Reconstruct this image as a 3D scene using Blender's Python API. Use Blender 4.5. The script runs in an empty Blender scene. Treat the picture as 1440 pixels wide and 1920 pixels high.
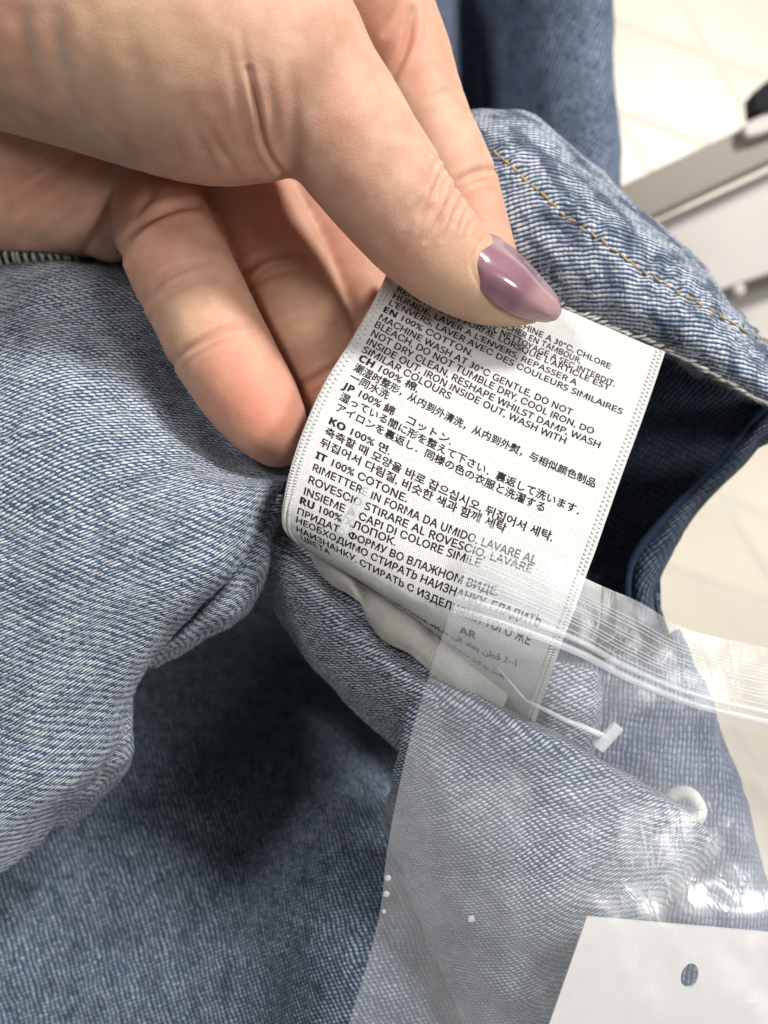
import bpy, bmesh, math, random
import numpy as np
from mathutils import Vector, noise as mnoise

random.seed(7)
rng = np.random.default_rng(7)
S = 0.01                     # modelling below is in centimetres; the scene is in metres
C = bpy.context.scene.collection
scene = bpy.context.scene

# ------------------------------------------------------------------ camera, world, lamps, exposure
CAM = 13.5                   # cm above the label
FPX = 1738.0                 # focal length in photo pixels (1440 wide)
cd = bpy.data.cameras.new('camera')
cd.sensor_fit = 'HORIZONTAL'; cd.sensor_width = 36.0
cd.lens = 36.0 * FPX / 1440.0
cd.clip_start = 0.005; cd.clip_end = 20
cd.dof.use_dof = True
cd.dof.focus_distance = 0.1345
cd.dof.aperture_fstop = 24.0
cam = bpy.data.objects.new('camera', cd); C.objects.link(cam)
cam.location = (0, 0, CAM * S)
scene.camera = cam

w = bpy.data.worlds.new('World'); scene.world = w; w.use_nodes = True
bg = w.node_tree.nodes['Background']
bg.inputs[0].default_value = (1.0, 0.97, 0.93, 1); bg.inputs[1].default_value = 0.155

def area(name, loc, target, size, power, col):
    l = bpy.data.lights.new(name, 'AREA'); l.shape = 'DISK'; l.size = size; l.energy = power; l.color = col
    o = bpy.data.objects.new(name, l); C.objects.link(o)
    o.location = loc
    o.rotation_euler = (Vector(target) - Vector(loc)).to_track_quat('-Z', 'Y').to_euler()
    return o
area('ceiling_lamp', (0.72, 0.95, 0.85), (0.0, 0.0, 0.0), 0.24, 26, (1.0, 0.97, 0.925))
area('ceiling_lamp', (-0.72, 0.74, 1.20), (0.0, -0.02, 0.0), 0.30, 8.5, (1.0, 0.97, 0.92))
area('ceiling_lamp', (1.3, -0.2, 1.2), (0.4, 0.05, -0.75), 0.5, 14.5, (1.0, 0.97, 0.92))

scene.view_settings.view_transform = 'Standard'
scene.view_settings.look = 'None'
scene.view_settings.exposure = 0.10
scene.view_settings.gamma = 1.0
scene.cycles.use_denoising = True
scene.cycles.max_bounces = 8
scene.cycles.transparent_max_bounces = 24
scene.cycles.caustics_reflective = False
scene.cycles.caustics_refractive = False

# ------------------------------------------------------------------ helpers
def P(px, py, z):
    d = CAM - z
    return np.array([(px - 720.0) * d / FPX, (960.0 - py) * d / FPX, z])

def proj(v):
    d = CAM - v[..., 2]
    return np.stack([720.0 + v[..., 0] * FPX / d, 960.0 - v[..., 1] * FPX / d], -1)

def mesh_obj(name, verts, faces, mat=None, parent=None, uv=None, smooth=True):
    me = bpy.data.meshes.new(name)
    v = np.asarray(verts, dtype=float) * S
    me.from_pydata(v.tolist(), [], faces if isinstance(faces, list) else faces.tolist())
    if uv is not None:
        l = me.uv_layers.new(name='UVMap')
        idx = np.empty(len(me.loops), dtype=np.int32); me.loops.foreach_get('vertex_index', idx)
        l.data.foreach_set('uv', np.asarray(uv)[idx].astype(np.float32).ravel())
    if smooth:
        me.polygons.foreach_set('use_smooth', [True] * len(me.polygons))
    me.update()
    o = bpy.data.objects.new(name, me); C.objects.link(o)
    if mat: me.materials.append(mat)
    if parent: o.parent = parent
    return o

def empty(name, at=(0, 0, 0)):
    o = bpy.data.objects.new(name, None); C.objects.link(o)
    o.empty_display_size = 0.01
    return o

def tag(o, label=None, cat=None, group=None, kind=None):
    if label: o['label'] = label
    if cat: o['category'] = cat
    if group: o['group'] = group
    if kind: o['kind'] = kind
    return o

def solidify(o, t, offset=-1.0):
    m = o.modifiers.new('thickness', 'SOLIDIFY'); m.thickness = t * S; m.offset = offset
    return o

def cr(pts, n):
    """Catmull-Rom through pts (k,d), n samples, even in arc length."""
    p = np.asarray(pts, float)
    if len(p) == 2:
        return p[0] + (p[1] - p[0]) * np.linspace(0, 1, n)[:, None]
    q = np.vstack([2 * p[0] - p[1], p, 2 * p[-1] - p[-2]])
    out = []
    for i in range(len(p) - 1):
        a, b, c, d = q[i], q[i + 1], q[i + 2], q[i + 3]
        t = np.linspace(0, 1, 24, endpoint=False)[:, None]
        out.append(0.5 * (2 * b + (c - a) * t + (2 * a - 5 * b + 4 * c - d) * t ** 2 + (3 * b - a - 3 * c + d) * t ** 3))
    f = np.vstack(out + [p[-1:]])
    s = np.r_[0, np.cumsum(np.linalg.norm(np.diff(f, axis=0), axis=1))]
    t = np.linspace(0, s[-1], n)
    return np.stack([np.interp(t, s, f[:, k]) for k in range(f.shape[1])], 1)

def cr_u(pts, n):
    """Catmull-Rom through pts, n samples, uniform in parameter."""
    p = np.asarray(pts, float); k = len(p)
    q = np.concatenate([2 * p[:1] - p[1:2], p, 2 * p[-1:] - p[-2:-1]])
    x = np.linspace(0, k - 1, n); i = np.minimum(x.astype(int), k - 2); t = (x - i).reshape((-1,) + (1,) * (p.ndim - 1))
    a, b, c, d = q[i], q[i + 1], q[i + 2], q[i + 3]
    return 0.5 * (2 * b + (c - a) * t + (2 * a - 5 * b + 4 * c - d) * t ** 2 + (3 * b - a - 3 * c + d) * t ** 3)

def grid_faces(nv, nu):
    i = np.arange(nv * nu).reshape(nv, nu)
    return np.stack([i[:-1, :-1], i[1:, :-1], i[1:, 1:], i[:-1, 1:]], -1).reshape(-1, 4)

def grid_normals(G):
    du = np.gradient(G, axis=1); dv = np.gradient(G, axis=0)
    n = np.cross(dv, du); n /= np.maximum(np.linalg.norm(n, axis=-1, keepdims=True), 1e-9)
    n[n[..., 2].mean() * np.ones(n.shape[:2]) < 0] *= -1
    return n

def fbm(G, scale, seed=0, octv=3):
    f = G.reshape(-1, 3)
    out = np.array([mnoise.fractal(Vector((float(a[0] * scale + seed * 7.3), float(a[1] * scale), float(a[2] * scale))), 1.0, 2.0, octv) for a in f])
    return out.reshape(G.shape[:-1])

class Patch: pass
def patch(name, rows, nu, nv, mat, parent=None, wrinkle=0.0, wscale=0.6, thick=0.0, seed=1, uvoff=(0, 0)):
    R = [cr(np.array([P(*q) for q in r]), nu) for r in rows]
    G = cr_u(np.array(R), nv)
    if wrinkle:
        n = grid_normals(G)
        G = G + n * (fbm(G, wscale, seed) * wrinkle)[..., None]
    u = np.concatenate([np.zeros((nv, 1)), np.cumsum(np.linalg.norm(np.diff(G, axis=1), axis=-1), 1)], 1)
    u = u - u[:, nu // 2:nu // 2 + 1] + G[:, nu // 2:nu // 2 + 1, 0].mean()
    vv = np.r_[0, np.cumsum(np.linalg.norm(np.diff(G, axis=0), axis=-1).mean(1))]
    uv = np.stack([u + uvoff[0], np.repeat(vv[:, None], nu, 1) + uvoff[1]], -1)
    o = mesh_obj(name, G.reshape(-1, 3), grid_faces(nv, nu), mat, parent, uv.reshape(-1, 2))
    if thick: solidify(o, thick)
    p = Patch(); p.G = G; p.N = grid_normals(G); p.px = proj(G); p.o = o; p.uv = uv
    return p

def on(p, x, y):
    d = ((p.px - np.array([x, y])) ** 2).sum(-1)
    i = np.unravel_index(np.argmin(d), d.shape)
    return p.G[i].copy(), p.N[i].copy()

def tube(name, pts, r, mat, parent=None, sides=8, cap=True):
    p = np.asarray(pts, float); n = len(p)
    rr = np.full(n, r) if np.isscalar(r) else np.asarray(r, float)
    t = np.gradient(p, axis=0); t /= np.maximum(np.linalg.norm(t, axis=1, keepdims=True), 1e-9)
    up = np.array([0.13, 0.21, 0.97]); V = []
    for k in range(n):
        a = np.cross(t[k], up); a /= np.linalg.norm(a) + 1e-9; b = np.cross(t[k], a)
        for j in range(sides):
            th = 2 * math.pi * j / sides
            V.append(p[k] + rr[k] * (math.cos(th) * a + math.sin(th) * b))
    F = [[k * sides + j, k * sides + (j + 1) % sides, (k + 1) * sides + (j + 1) % sides, (k + 1) * sides + j] for k in range(n - 1) for j in range(sides)]
    if cap:
        F.append(list(range(sides))[::-1]); F.append([(n - 1) * sides + j for j in range(sides)])
    return mesh_obj(name, V, F, mat, parent)

def box_between(name, a, b, wdt, hgt, mat, parent=None, bevel=0.0, up=(0, 0, 1)):
    a = np.array(a); b = np.array(b); t = b - a; L = np.linalg.norm(t); t = t / L
    s = np.cross(t, up); s /= np.linalg.norm(s); u = np.cross(s, t)
    V = [a + t * L * i + s * wdt * (j - .5) + u * hgt * (k - .5) for i in (0, 1) for j in (0, 1) for k in (0, 1)]
    F = [[0, 1, 3, 2], [4, 6, 7, 5], [0, 4, 5, 1], [2, 3, 7, 6], [0, 2, 6, 4], [1, 5, 7, 3]]
    o = mesh_obj(name, V, F, mat, parent, smooth=False)
    if bevel:
        m = o.modifiers.new('bevel', 'BEVEL'); m.width = bevel * S; m.segments = 3
    return o

# ------------------------------------------------------------------ node helpers and materials
class NT:
    def __init__(s, name):
        s.m = bpy.data.materials.new(name); s.m.use_nodes = True
        s.t = s.m.node_tree; s.bsdf = s.t.nodes['Principled BSDF']; s.out = s.t.nodes['Material Output']
    def n(s, typ, **kw):
        x = s.t.nodes.new(typ)
        for k, v in kw.items(): setattr(x, k, v)
        return x
    def put(s, inp, v):
        if hasattr(v, 'is_linked') or isinstance(v, bpy.types.NodeSocket): s.t.links.new(v, inp)
        elif v is not None: inp.default_value = v
    def math(s, op, a, b=None, c=None, clamp=False):
        x = s.n('ShaderNodeMath', operation=op); x.use_clamp = clamp
        s.put(x.inputs[0], a)
        if b is not None: s.put(x.inputs[1], b)
        if c is not None: s.put(x.inputs[2], c)
        return x.outputs[0]
    def mix(s, f, a, b):
        x = s.n('ShaderNodeMix', data_type='RGBA'); s.put(x.inputs[0], f); s.put(x.inputs[6], a); s.put(x.inputs[7], b)
        return x.outputs[2]
    def noise(s, vec, scale, detail=2.0, rough=0.5, dist=0.0):
        x = s.n('ShaderNodeTexNoise'); s.put(x.inputs['Vector'], vec); x.inputs['Scale'].default_value = scale
        x.inputs['Detail'].default_value = detail; x.inputs['Roughness'].default_value = rough; x.inputs['Distortion'].default_value = dist
        return x.outputs[0]
    def ramp(s, f, lo, hi, a=0.0, b=1.0):
        x = s.n('ShaderNodeMapRange', interpolation_type='SMOOTHSTEP')
        s.put(x.inputs[0], f); s.put(x.inputs[1], lo); s.put(x.inputs[2], hi); s.put(x.inputs[3], a); s.put(x.inputs[4], b)
        return x.outputs[0]
    def xyz(s, a, b, c=0.0):
        x = s.n('ShaderNodeCombineXYZ'); s.put(x.inputs[0], a); s.put(x.inputs[1], b); s.put(x.inputs[2], c); return x.outputs[0]
    def sep(s, v):
        x = s.n('ShaderNodeSeparateXYZ'); s.put(x.inputs[0], v); return x.outputs
    def white(s, v):
        x = s.n('ShaderNodeTexWhiteNoise', noise_dimensions='3D'); s.put(x.inputs['Vector'], v); return x.outputs[0]
    def bump(s, h, strength, dist):
        x = s.n('ShaderNodeBump'); x.inputs['Strength'].default_value = strength; x.inputs['Distance'].default_value = dist * S
        s.put(x.inputs['Height'], h); s.t.links.new(x.outputs[0], s.bsdf.inputs['Normal']); return x.outputs[0]

PX = CAM / FPX
def rgb(*c): return (c[0], c[1], c[2], 1.0)

def simple(name, col, rough=0.6, spec=0.3, metal=0.0, nscale=0, namt=0.0, bump=0.0, bdist=0.01):
    t = NT(name); b = t.bsdf
    b.inputs['Base Color'].default_value = rgb(*col); b.inputs['Roughness'].default_value = rough
    b.inputs['Specular IOR Level'].default_value = spec; b.inputs['Metallic'].default_value = metal
    if nscale:
        tc = t.n('ShaderNodeTexCoord').outputs['Object']
        f = t.noise(tc, nscale / S, 4)
        c = t.mix(t.ramp(f, .3, .7), rgb(*[x * (1 - namt) for x in col]), rgb(*[min(1, x * (1 + namt)) for x in col]))
        t.put(b.inputs['Base Color'], c)
        if bump: t.bump(f, bump, bdist)
    return t.m

def denim(name, Wv, Av, scale=PX, white=(.78, .81, .83), blue=(.016, .046, .105), knot=(.36, .47, .62),
          lw=.36, la=.35, blotch=.35, bscale=1.6, fuzz=.12, knotamt=1.0, bump=.7, warp=.12, slub=.3, whitecut=0.0, irr=0.0):
    """yarn lattice: W runs along one weft float plus its gap, A steps to the next float on the twill line"""
    t = NT(name); b = t.bsdf
    uv = t.n('ShaderNodeUVMap', uv_map='UVMap').outputs[0]
    wob = t.noise(uv, 2.2, 2); wob2 = t.noise(uv, 11.0, 1)
    u, v, _ = t.sep(uv)
    u = t.math('ADD', u, t.math('MULTIPLY', t.math('SUBTRACT', wob, .5), warp))
    v = t.math('ADD', v, t.math('MULTIPLY', t.math('SUBTRACT', wob2, .5), .028))
    wx, wy = Wv[0] * scale, Wv[1] * scale; ax, ay = Av[0] * scale, Av[1] * scale
    det = wx * ay - ax * wy
    w_ = t.math('MULTIPLY_ADD', u, ay / det, t.math('MULTIPLY', v, -ax / det))
    a_ = t.math('MULTIPLY_ADD', u, -wy / det, t.math('MULTIPLY', v, wx / det))
    # jitter per yarn
    arow = t.math('FLOOR', a_)
    w_ = t.math('ADD', w_, t.math('MULTIPLY', t.math('SUBTRACT', t.white(t.xyz(arow, 3.1, 0)), .5), .16))
    wi = t.math('FLOOR', w_)
    fw = t.math('SUBTRACT', t.math('FRACT', w_), .5); fa = t.math('SUBTRACT', t.math('FRACT', a_), .5)
    cell = t.white(t.xyz(wi, arow, .5)); cell2 = t.white(t.xyz(wi, arow, 7.5))
    lwv = t.math('MULTIPLY_ADD', t.math('SUBTRACT', cell2, .5), .12, lw)
    lav = t.math('MULTIPLY_ADD', t.math('SUBTRACT', cell, .5), .10, la)
    q1 = t.math('POWER', t.math('DIVIDE', t.math('ABSOLUTE', fw), lwv), 3.0)
    q2 = t.math('POWER', t.math('DIVIDE', t.math('ABSOLUTE', fa), lav), 2.0)
    d = t.math('ADD', q1, q2)
    fib = t.noise(t.xyz(t.math('MULTIPLY', w_, 2.0), t.math('MULTIPLY', a_, 9.0), 0), 1.0, 2)
    d = t.math('ADD', d, t.math('MULTIPLY', t.math('SUBTRACT', fib, .5), .4))
    mask = t.ramp(d, 1.10, .72)
    hgt = t.math('SQRT', t.math('SUBTRACT', 1.0, d, clamp=True))
    # knot: the warp crossing the gap
    kw = t.math('SUBTRACT', .5, t.math('ABSOLUTE', fw))
    k = t.math('ADD', t.math('POWER', t.math('DIVIDE', kw, .18), 2.0), t.math('POWER', t.math('DIVIDE', t.math('ABSOLUTE', fa), .38), 2.0))
    kmask = t.math('MULTIPLY', t.ramp(k, 1.1, .3), t.ramp(cell2, .05, 1.0, .15, knotamt))
    # colours
    big = t.noise(uv, bscale, 4, .6)
    streak = t.noise(t.xyz(t.math('MULTIPLY', w_, .12), t.math('MULTIPLY', a_, .45), 0), 1.0, 3, .7)
    yarn = t.white(t.xyz(arow, 1.7, 2.2))
    wear = t.math('ADD', t.math('MULTIPLY', t.math('SUBTRACT', big, .5), blotch * 2.2), t.math('MULTIPLY', t.math('SUBTRACT', streak, .5), slub * 2))
    bl = t.mix(t.math('ADD', .5, wear, clamp=True), rgb(*[x * .45 for x in blue]), rgb(*[min(1, x * 1.45) for x in blue]))
    bright = t.math('ADD', t.math('MULTIPLY', cell, .28), t.math('MULTIPLY', fib, .30))
    wh = t.mix(bright, rgb(*[x * .74 for x in white]), rgb(*[min(.86, x * 1.3) for x in white]))
    wamt = t.math('ADD', t.math('MULTIPLY', mask, t.ramp(cell, 0.0, .22, .70, 1.0)), 0.0)
    wamt = t.math('MULTIPLY', wamt, t.ramp(wear, -.55 + whitecut, .15 + whitecut, .25, 1.0))
    if irr:
        wamt = t.math('MULTIPLY', wamt, t.ramp(t.noise(uv, 16.0, 3, .65), .36, .62, 1.0 - irr, 1.0))
    c = t.mix(kmask, bl, rgb(*knot))
    c = t.mix(wamt, c, wh)
    fz = t.noise(uv, 60.0, 3, .7)
    c = t.mix(t.math('MULTIPLY', t.ramp(fz, .42, .75), fuzz), c, rgb(*[.35 * a + .65 * bb for a, bb in zip(white, knot)]))
    t.put(b.inputs['Base Color'], c)
    b.inputs['Roughness'].default_value = .9; b.inputs['Specular IOR Level'].default_value = .08
    b.inputs['Sheen Weight'].default_value = .03; b.inputs['Sheen Roughness'].default_value = .5
    h = t.math('ADD', t.math('MAXIMUM', hgt, t.math('MULTIPLY', kmask, .6)), t.math('MULTIPLY', fz, .35))
    t.bump(h, bump, .035)
    return t.m

M = {}
M['inside'] = denim('denim_wrong_side', (17.2, -7.7), (8.6, 3.9), blotch=.42, slub=.45, irr=.22)
M['roll'] = denim('denim_rolled', (17.8, 10.0), (3.2, 9.5), lw=.36, blotch=.25, blue=(.012, .035, .088))
M['flap'] = denim('denim_flap', (-15.6, 11.8), (-1.16, 9.5), scale=PX * .86, warp=.05, blotch=.4, knot=(.26, .35, .53), irr=.2)
M['lining'] = denim('denim_lining', (3.0, 6.6), (9.6, -2.4), scale=.0095, white=(.41, .465, .52), blue=(.015, .035, .072), knot=(.13, .175, .24),
                    lw=.36, la=.34, blotch=.7, bscale=2.4, fuzz=.3, slub=.7, warp=.16, irr=.75)
M['face'] = denim('denim_face_worn', (6.8, 13.4), (-10.0, -1.6), scale=.0086, white=(.62, .65, .67), blue=(.023, .056, .138), knot=(.10, .16, .28),
                  lw=.54, la=.31, blotch=1.9, bscale=1.6, fuzz=.22, slub=.45, whitecut=.10, warp=.06)
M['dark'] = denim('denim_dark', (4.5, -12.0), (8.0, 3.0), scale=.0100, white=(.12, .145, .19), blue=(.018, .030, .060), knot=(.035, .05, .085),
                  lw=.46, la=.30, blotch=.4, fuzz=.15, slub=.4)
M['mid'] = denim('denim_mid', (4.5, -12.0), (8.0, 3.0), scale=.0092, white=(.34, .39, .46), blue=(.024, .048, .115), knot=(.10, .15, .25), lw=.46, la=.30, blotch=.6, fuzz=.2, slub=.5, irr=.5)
M['hang'] = denim('denim_hanging', (6.0, -11.0), (8.4, 4.0), scale=.0160, white=(.30, .36, .45), blue=(.020, .042, .10), knot=(.07, .10, .17),
                  lw=.50, la=.30, blotch=.5, bscale=.6, fuzz=.3, slub=.4)

def skin_mat():
    t = NT('skin'); b = t.bsdf
    tc = t.n('ShaderNodeTexCoord').outputs['Object']
    at = t.n('ShaderNodeAttribute', attribute_name='flush', attribute_type='GEOMETRY').outputs['Color']
    atn = t.n('ShaderNodeAttribute', attribute_name='flush', attribute_type='GEOMETRY'); at_a = t.math('SUBTRACT', 1.0, atn.outputs['Alpha'])
    fl, ye, cr_ = t.sep(at)
    mott = t.noise(tc, 2.2 / S, 4, .6)
    fine = t.noise(tc, 14 / S, 3, .6)
    c = t.mix(t.ramp(mott, .3, .7), rgb(.53, .30, .215), rgb(.62, .39, .285))
    c = t.mix(t.math('MULTIPLY', t.ramp(fine, .35, .7), .18), c, rgb(.60, .33, .23))
    c = t.mix(fl, c, rgb(.66, .27, .185))
    c = t.mix(ye, c, rgb(.66, .47, .28))
    c = t.mix(cr_, c, rgb(.42, .17, .11))  # reddens the creases and darkens them with painted shade
    vein = t.math('MULTIPLY', at_a, .5)
    c = t.mix(vein, c, rgb(.42, .34, .30))
    t.put(b.inputs['Base Color'], c)
    b.inputs['Subsurface Weight'].default_value = .55
    b.inputs['Subsurface Radius'].default_value = (1.0, .35, .18)
    b.inputs['Subsurface Scale'].default_value = .22 * S
    b.inputs['Roughness'].default_value = .52; b.inputs['Specular IOR Level'].default_value = .38
    vo = t.n('ShaderNodeTexVoronoi', feature='DISTANCE_TO_EDGE'); t.put(vo.inputs['Vector'], tc); vo.inputs['Scale'].default_value = 24 / S
    lines = t.ramp(vo.outputs['Distance'], 0.0, .14)
    wv = t.noise(tc, 38 / S, 2)
    h = t.math('ADD', t.math('MULTIPLY', lines, .5), t.math('ADD', t.math('MULTIPLY', wv, .5), t.math('MULTIPLY', mott, 1.5)))
    t.bump(h, .30, .020)
    return t.m
M['skin'] = skin_mat()

def nail_mat():
    t = NT('nail_polish'); b = t.bsdf
    tc = t.n('ShaderNodeTexCoord').outputs['Object']
    f = t.noise(tc, 2.0 / S, 2)
    nuv = t.sep(t.n('ShaderNodeUVMap', uv_map='UVMap').outputs[0])
    c = t.mix(t.ramp(f, .3, .7), rgb(.235, .115, .15), rgb(.30, .155, .19))
    c = t.mix(t.math('MULTIPLY', t.ramp(nuv[1], .86, 1.18), .5), c, rgb(.50, .33, .33))
    c = t.mix(t.math('MULTIPLY', t.ramp(nuv[1], .12, .0), .5), c, rgb(.50, .32, .33))
    t.put(b.inputs['Base Color'], c)
    b.inputs['Roughness'].default_value = .22; b.inputs['Specular IOR Level'].default_value = .5
    b.inputs['Coat Weight'].default_value = 1.0; b.inputs['Coat Roughness'].default_value = .05
    b.inputs['Subsurface Weight'].default_value = .3; b.inputs['Subsurface Scale'].default_value = .1 * S
    b.inputs['Subsurface Radius'].default_value = (1, .5, .6)
    return t.m
M['nail'] = nail_mat()

def satin_mat():
    t = NT('white_satin'); b = t.bsdf
    uv = t.n('ShaderNodeUVMap', uv_map='UVMap').outputs[0]
    u, v, _ = t.sep(uv)
    # satin floats: short diagonal dashes
    s1 = t.math('SINE', t.math('ADD', t.math('MULTIPLY', u, 2 * math.pi / .055), t.math('MULTIPLY', v, 2 * math.pi / .07)))
    s2 = t.math('SINE', t.math('SUBTRACT', t.math('MULTIPLY', v, 2 * math.pi / .034), t.math('MULTIPLY', u, 2 * math.pi / .09)))
    wv = t.math('MULTIPLY', s1, s2)
    big = t.noise(uv, 3.0, 3)
    n = t.noise(t.xyz(t.math('MULTIPLY', u, 30), t.math('MULTIPLY', v, 14), 0), 1.0, 3)
    c = t.mix(t.ramp(t.math('ADD', t.math('MULTIPLY', wv, .25), n), .1, .9), rgb(.565, .565, .565), rgb(.735, .735, .73))
    c = t.mix(t.math('MULTIPLY', t.ramp(big, .35, .7), .12), c, rgb(.64, .62, .61))
    t.put(b.inputs['Base Color'], c)
    b.inputs['Roughness'].default_value = .42; b.inputs['Specular IOR Level'].default_value = .35
    b.inputs['Sheen Weight'].default_value = .3
    t.bump(t.math('ADD', t.math('MULTIPLY', wv, .5), t.math('ADD', n, t.math('MULTIPLY', big, .8))), .35, .02)
    tr = t.n('ShaderNodeBsdfTranslucent'); tr.inputs[0].default_value = rgb(.8, .79, .77)
    mx = t.n('ShaderNodeMixShader'); mx.inputs[0].default_value = .13
    t.t.links.new(b.outputs[0], mx.inputs[1]); t.t.links.new(tr.outputs[0], mx.inputs[2]); t.t.links.new(mx.outputs[0], t.out.inputs[0])
    return t.m
M['satin'] = satin_mat()

def cotton_mat():
    t = NT('cotton_tape'); b = t.bsdf
    uv = t.n('ShaderNodeUVMap', uv_map='UVMap').outputs[0]
    u, v, _ = t.sep(uv)
    s1 = t.math('SINE', t.math('MULTIPLY', u, 2 * math.pi / .045)); s2 = t.math('SINE', t.math('ADD', t.math('MULTIPLY', v, 2 * math.pi / .04), t.math('MULTIPLY', u, 20)))
    wv = t.math('MULTIPLY', s1, s2)
    n = t.noise(uv, 9.0, 3)
    t.put(b.inputs['Base Color'], t.mix(t.ramp(t.math('ADD', wv, n), -.5, 1.2), rgb(.42, .40, .37), rgb(.66, .645, .61)))
    b.inputs['Roughness'].default_value = .8; b.inputs['Specular IOR Level'].default_value = .2
    t.bump(t.math('ADD', wv, n), .5, .02)
    return t.m
M['cotton'] = cotton_mat()
M['ink'] = simple('black_ink', (.012, .012, .014), .75, .2)

def film_mat(name, haze, hazecol=(.90, .92, .96), bump=.5, rough=.12, sheen=.03):
    t = NT(name); nt = t.t
    tc = t.n('ShaderNodeTexCoord').outputs['Object']
    n1 = t.noise(tc, .55 / S, 4, .6, .8); n2 = t.noise(tc, 2.6 / S, 3, .6, 1.2)
    b = t.bsdf
    b.inputs['Base Color'].default_value = rgb(.9, .92, .93); b.inputs['Roughness'].default_value = rough
    mp = t.n('ShaderNodeMapping'); t.put(mp.inputs[0], tc); mp.inputs['Rotation'].default_value = (0, 0, .5); mp.inputs['Scale'].default_value = (1.0, .38, 1.0)
    n3 = t.noise(mp.outputs[0], 1.9 / S, 3, .55, .6)
    ridge = t.math('POWER', t.math('SUBTRACT', 1.0, t.math('ABSOLUTE', t.math('MULTIPLY_ADD', n3, 5.0, -2.5)), clamp=True), 7.0)
    zone = t.math('MULTIPLY', t.ramp(t.noise(tc, .5 / S, 1), .38, .56), t.ramp(t.sep(tc)[0], .018, .034))
    h = t.math('ADD', n1, t.math('MULTIPLY', t.math('MULTIPLY', ridge, zone), .45))
    bn = t.bump(h, bump, .12)
    tr = t.n('ShaderNodeBsdfTransparent'); tr.inputs[0].default_value = rgb(.985, .99, .995)
    gl = t.n('ShaderNodeBsdfGlossy'); gl.inputs[0].default_value = rgb(1, 1, 1); gl.inputs[1].default_value = rough; t.put(gl.inputs['Normal'], bn)
    df = t.n('ShaderNodeBsdfDiffuse'); df.inputs[0].default_value = rgb(*hazecol)
    tl = t.n('ShaderNodeBsdfTranslucent'); tl.inputs[0].default_value = rgb(*hazecol)
    dm = t.n('ShaderNodeMixShader'); dm.inputs[0].default_value = .12
    nt.links.new(df.outputs[0], dm.inputs[1]); nt.links.new(tl.outputs[0], dm.inputs[2])
    hz = t.math('MULTIPLY', t.ramp(t.math('ADD', n1, t.math('MULTIPLY', n2, .3)), .35, .95, .70, 1.35), haze)
    m1 = t.n('ShaderNodeMixShader'); t.put(m1.inputs[0], hz); nt.links.new(tr.outputs[0], m1.inputs[1]); nt.links.new(dm.outputs[0], m1.inputs[2])
    fr = t.n('ShaderNodeFresnel'); gm = t.n('ShaderNodeNewGeometry'); t.put(fr.inputs[0], t.math('MULTIPLY_ADD', gm.outputs['Backfacing'], 1 / 1.42 - 1.42, 1.42)); t.put(fr.inputs['Normal'], bn)
    m2 = t.n('ShaderNodeMixShader'); t.put(m2.inputs[0], t.math('MULTIPLY', fr.outputs[0], .38)); nt.links.new(m1.outputs[0], m2.inputs[1]); nt.links.new(gl.outputs[0], m2.inputs[2])
    g2 = t.n('ShaderNodeBsdfGlossy'); g2.inputs[0].default_value = rgb(1, 1, 1); g2.inputs[1].default_value = .42; t.put(g2.inputs['Normal'], bn)
    m3 = t.n('ShaderNodeMixShader'); m3.inputs[0].default_value = sheen
    nt.links.new(m2.outputs[0], m3.inputs[1]); nt.links.new(g2.outputs[0], m3.inputs[2])
    nt.links.new(m3.outputs[0], t.out.inputs[0])
    return t.m
M['film'] = film_mat('clear_film', .085, bump=.10, rough=.20, sheen=.04)
M['film_back'] = film_mat('clear_film_back', .05, bump=.16, rough=.14)
M['rib'] = film_mat('film_rib', .22, bump=.05, rough=.38)
M['nylon'] = film_mat('clear_nylon', .30, bump=.1, rough=.2)
M['card'] = simple('white_card', (.61, .59, .585), .65, .25, nscale=6, namt=.02, bump=.1, bdist=.01)
M['thread'] = simple('gold_thread', (.42, .28, .10), .6, .3, nscale=14, namt=.35)
M['greythread'] = simple('grey_thread', (.30, .29, .26), .7, .3, nscale=10, namt=.3)
M['tile'] = simple('cream_tile', (.74, .68, .57), .35, .4, nscale=.05, namt=.06)
M['grout'] = simple('cream_grout', (.78, .74, .65), .6, .3, nscale=.08, namt=.06)
M['rail'] = simple('grey_metal', (.21, .185, .155), .45, .4, nscale=.1, namt=.05)
M['panel'] = simple('white_panel', (.50, .47, .445), .5, .4, nscale=.08, namt=.04)
M['black'] = simple('black_plastic', (.006, .006, .010), .7, .2, nscale=.5, namt=.2)
M['cord'] = simple('cream_cord', (.70, .70, .66), .7, .2, nscale=9, namt=.12, bump=.3)

# ------------------------------------------------------------------ floor
FZ = -75.0
fl = mesh_obj('floor', [(-260, -260, FZ), (260, -260, FZ), (260, 260, FZ), (-260, 260, FZ)], [[0, 1, 2, 3]], M['grout'])
tag(fl, kind='structure', label='cream shop floor of slanted raised tiles')
def tile_mesh(a, b, h):
    me = bpy.data.meshes.new('tile'); bm = bmesh.new()
    q = [(-.5, -.5), (.5, -.5), (.5, .5), (-.5, .5)]
    v = [bm.verts.new(Vector(((a * i + b * j)[0], (a * i + b * j)[1], k)) * S) for k in (0, h) for i, j in q]
    bm.faces.new(v[4:]);
    for k in range(4): bm.faces.new([v[k], v[(k + 1) % 4], v[4 + (k + 1) % 4], v[4 + k]])
    bmesh.ops.recalc_face_normals(bm, faces=bm.faces)
    bmesh.ops.bevel(bm, geom=[e for e in bm.edges if all(abs(x.co.z - h * S) < 1e-6 for x in e.verts)], offset=.055 * S, segments=2, affect='EDGES')
    bm.to_mesh(me); bm.free(); me.materials.append(M['tile']); return me
KF = (CAM - FZ) / FPX
ta = np.array([.94, -.345]) * 17.0; tb = np.array([.52, -.855]) * -12.6
tm = tile_mesh(ta * .955, tb * .885, .06)
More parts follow.
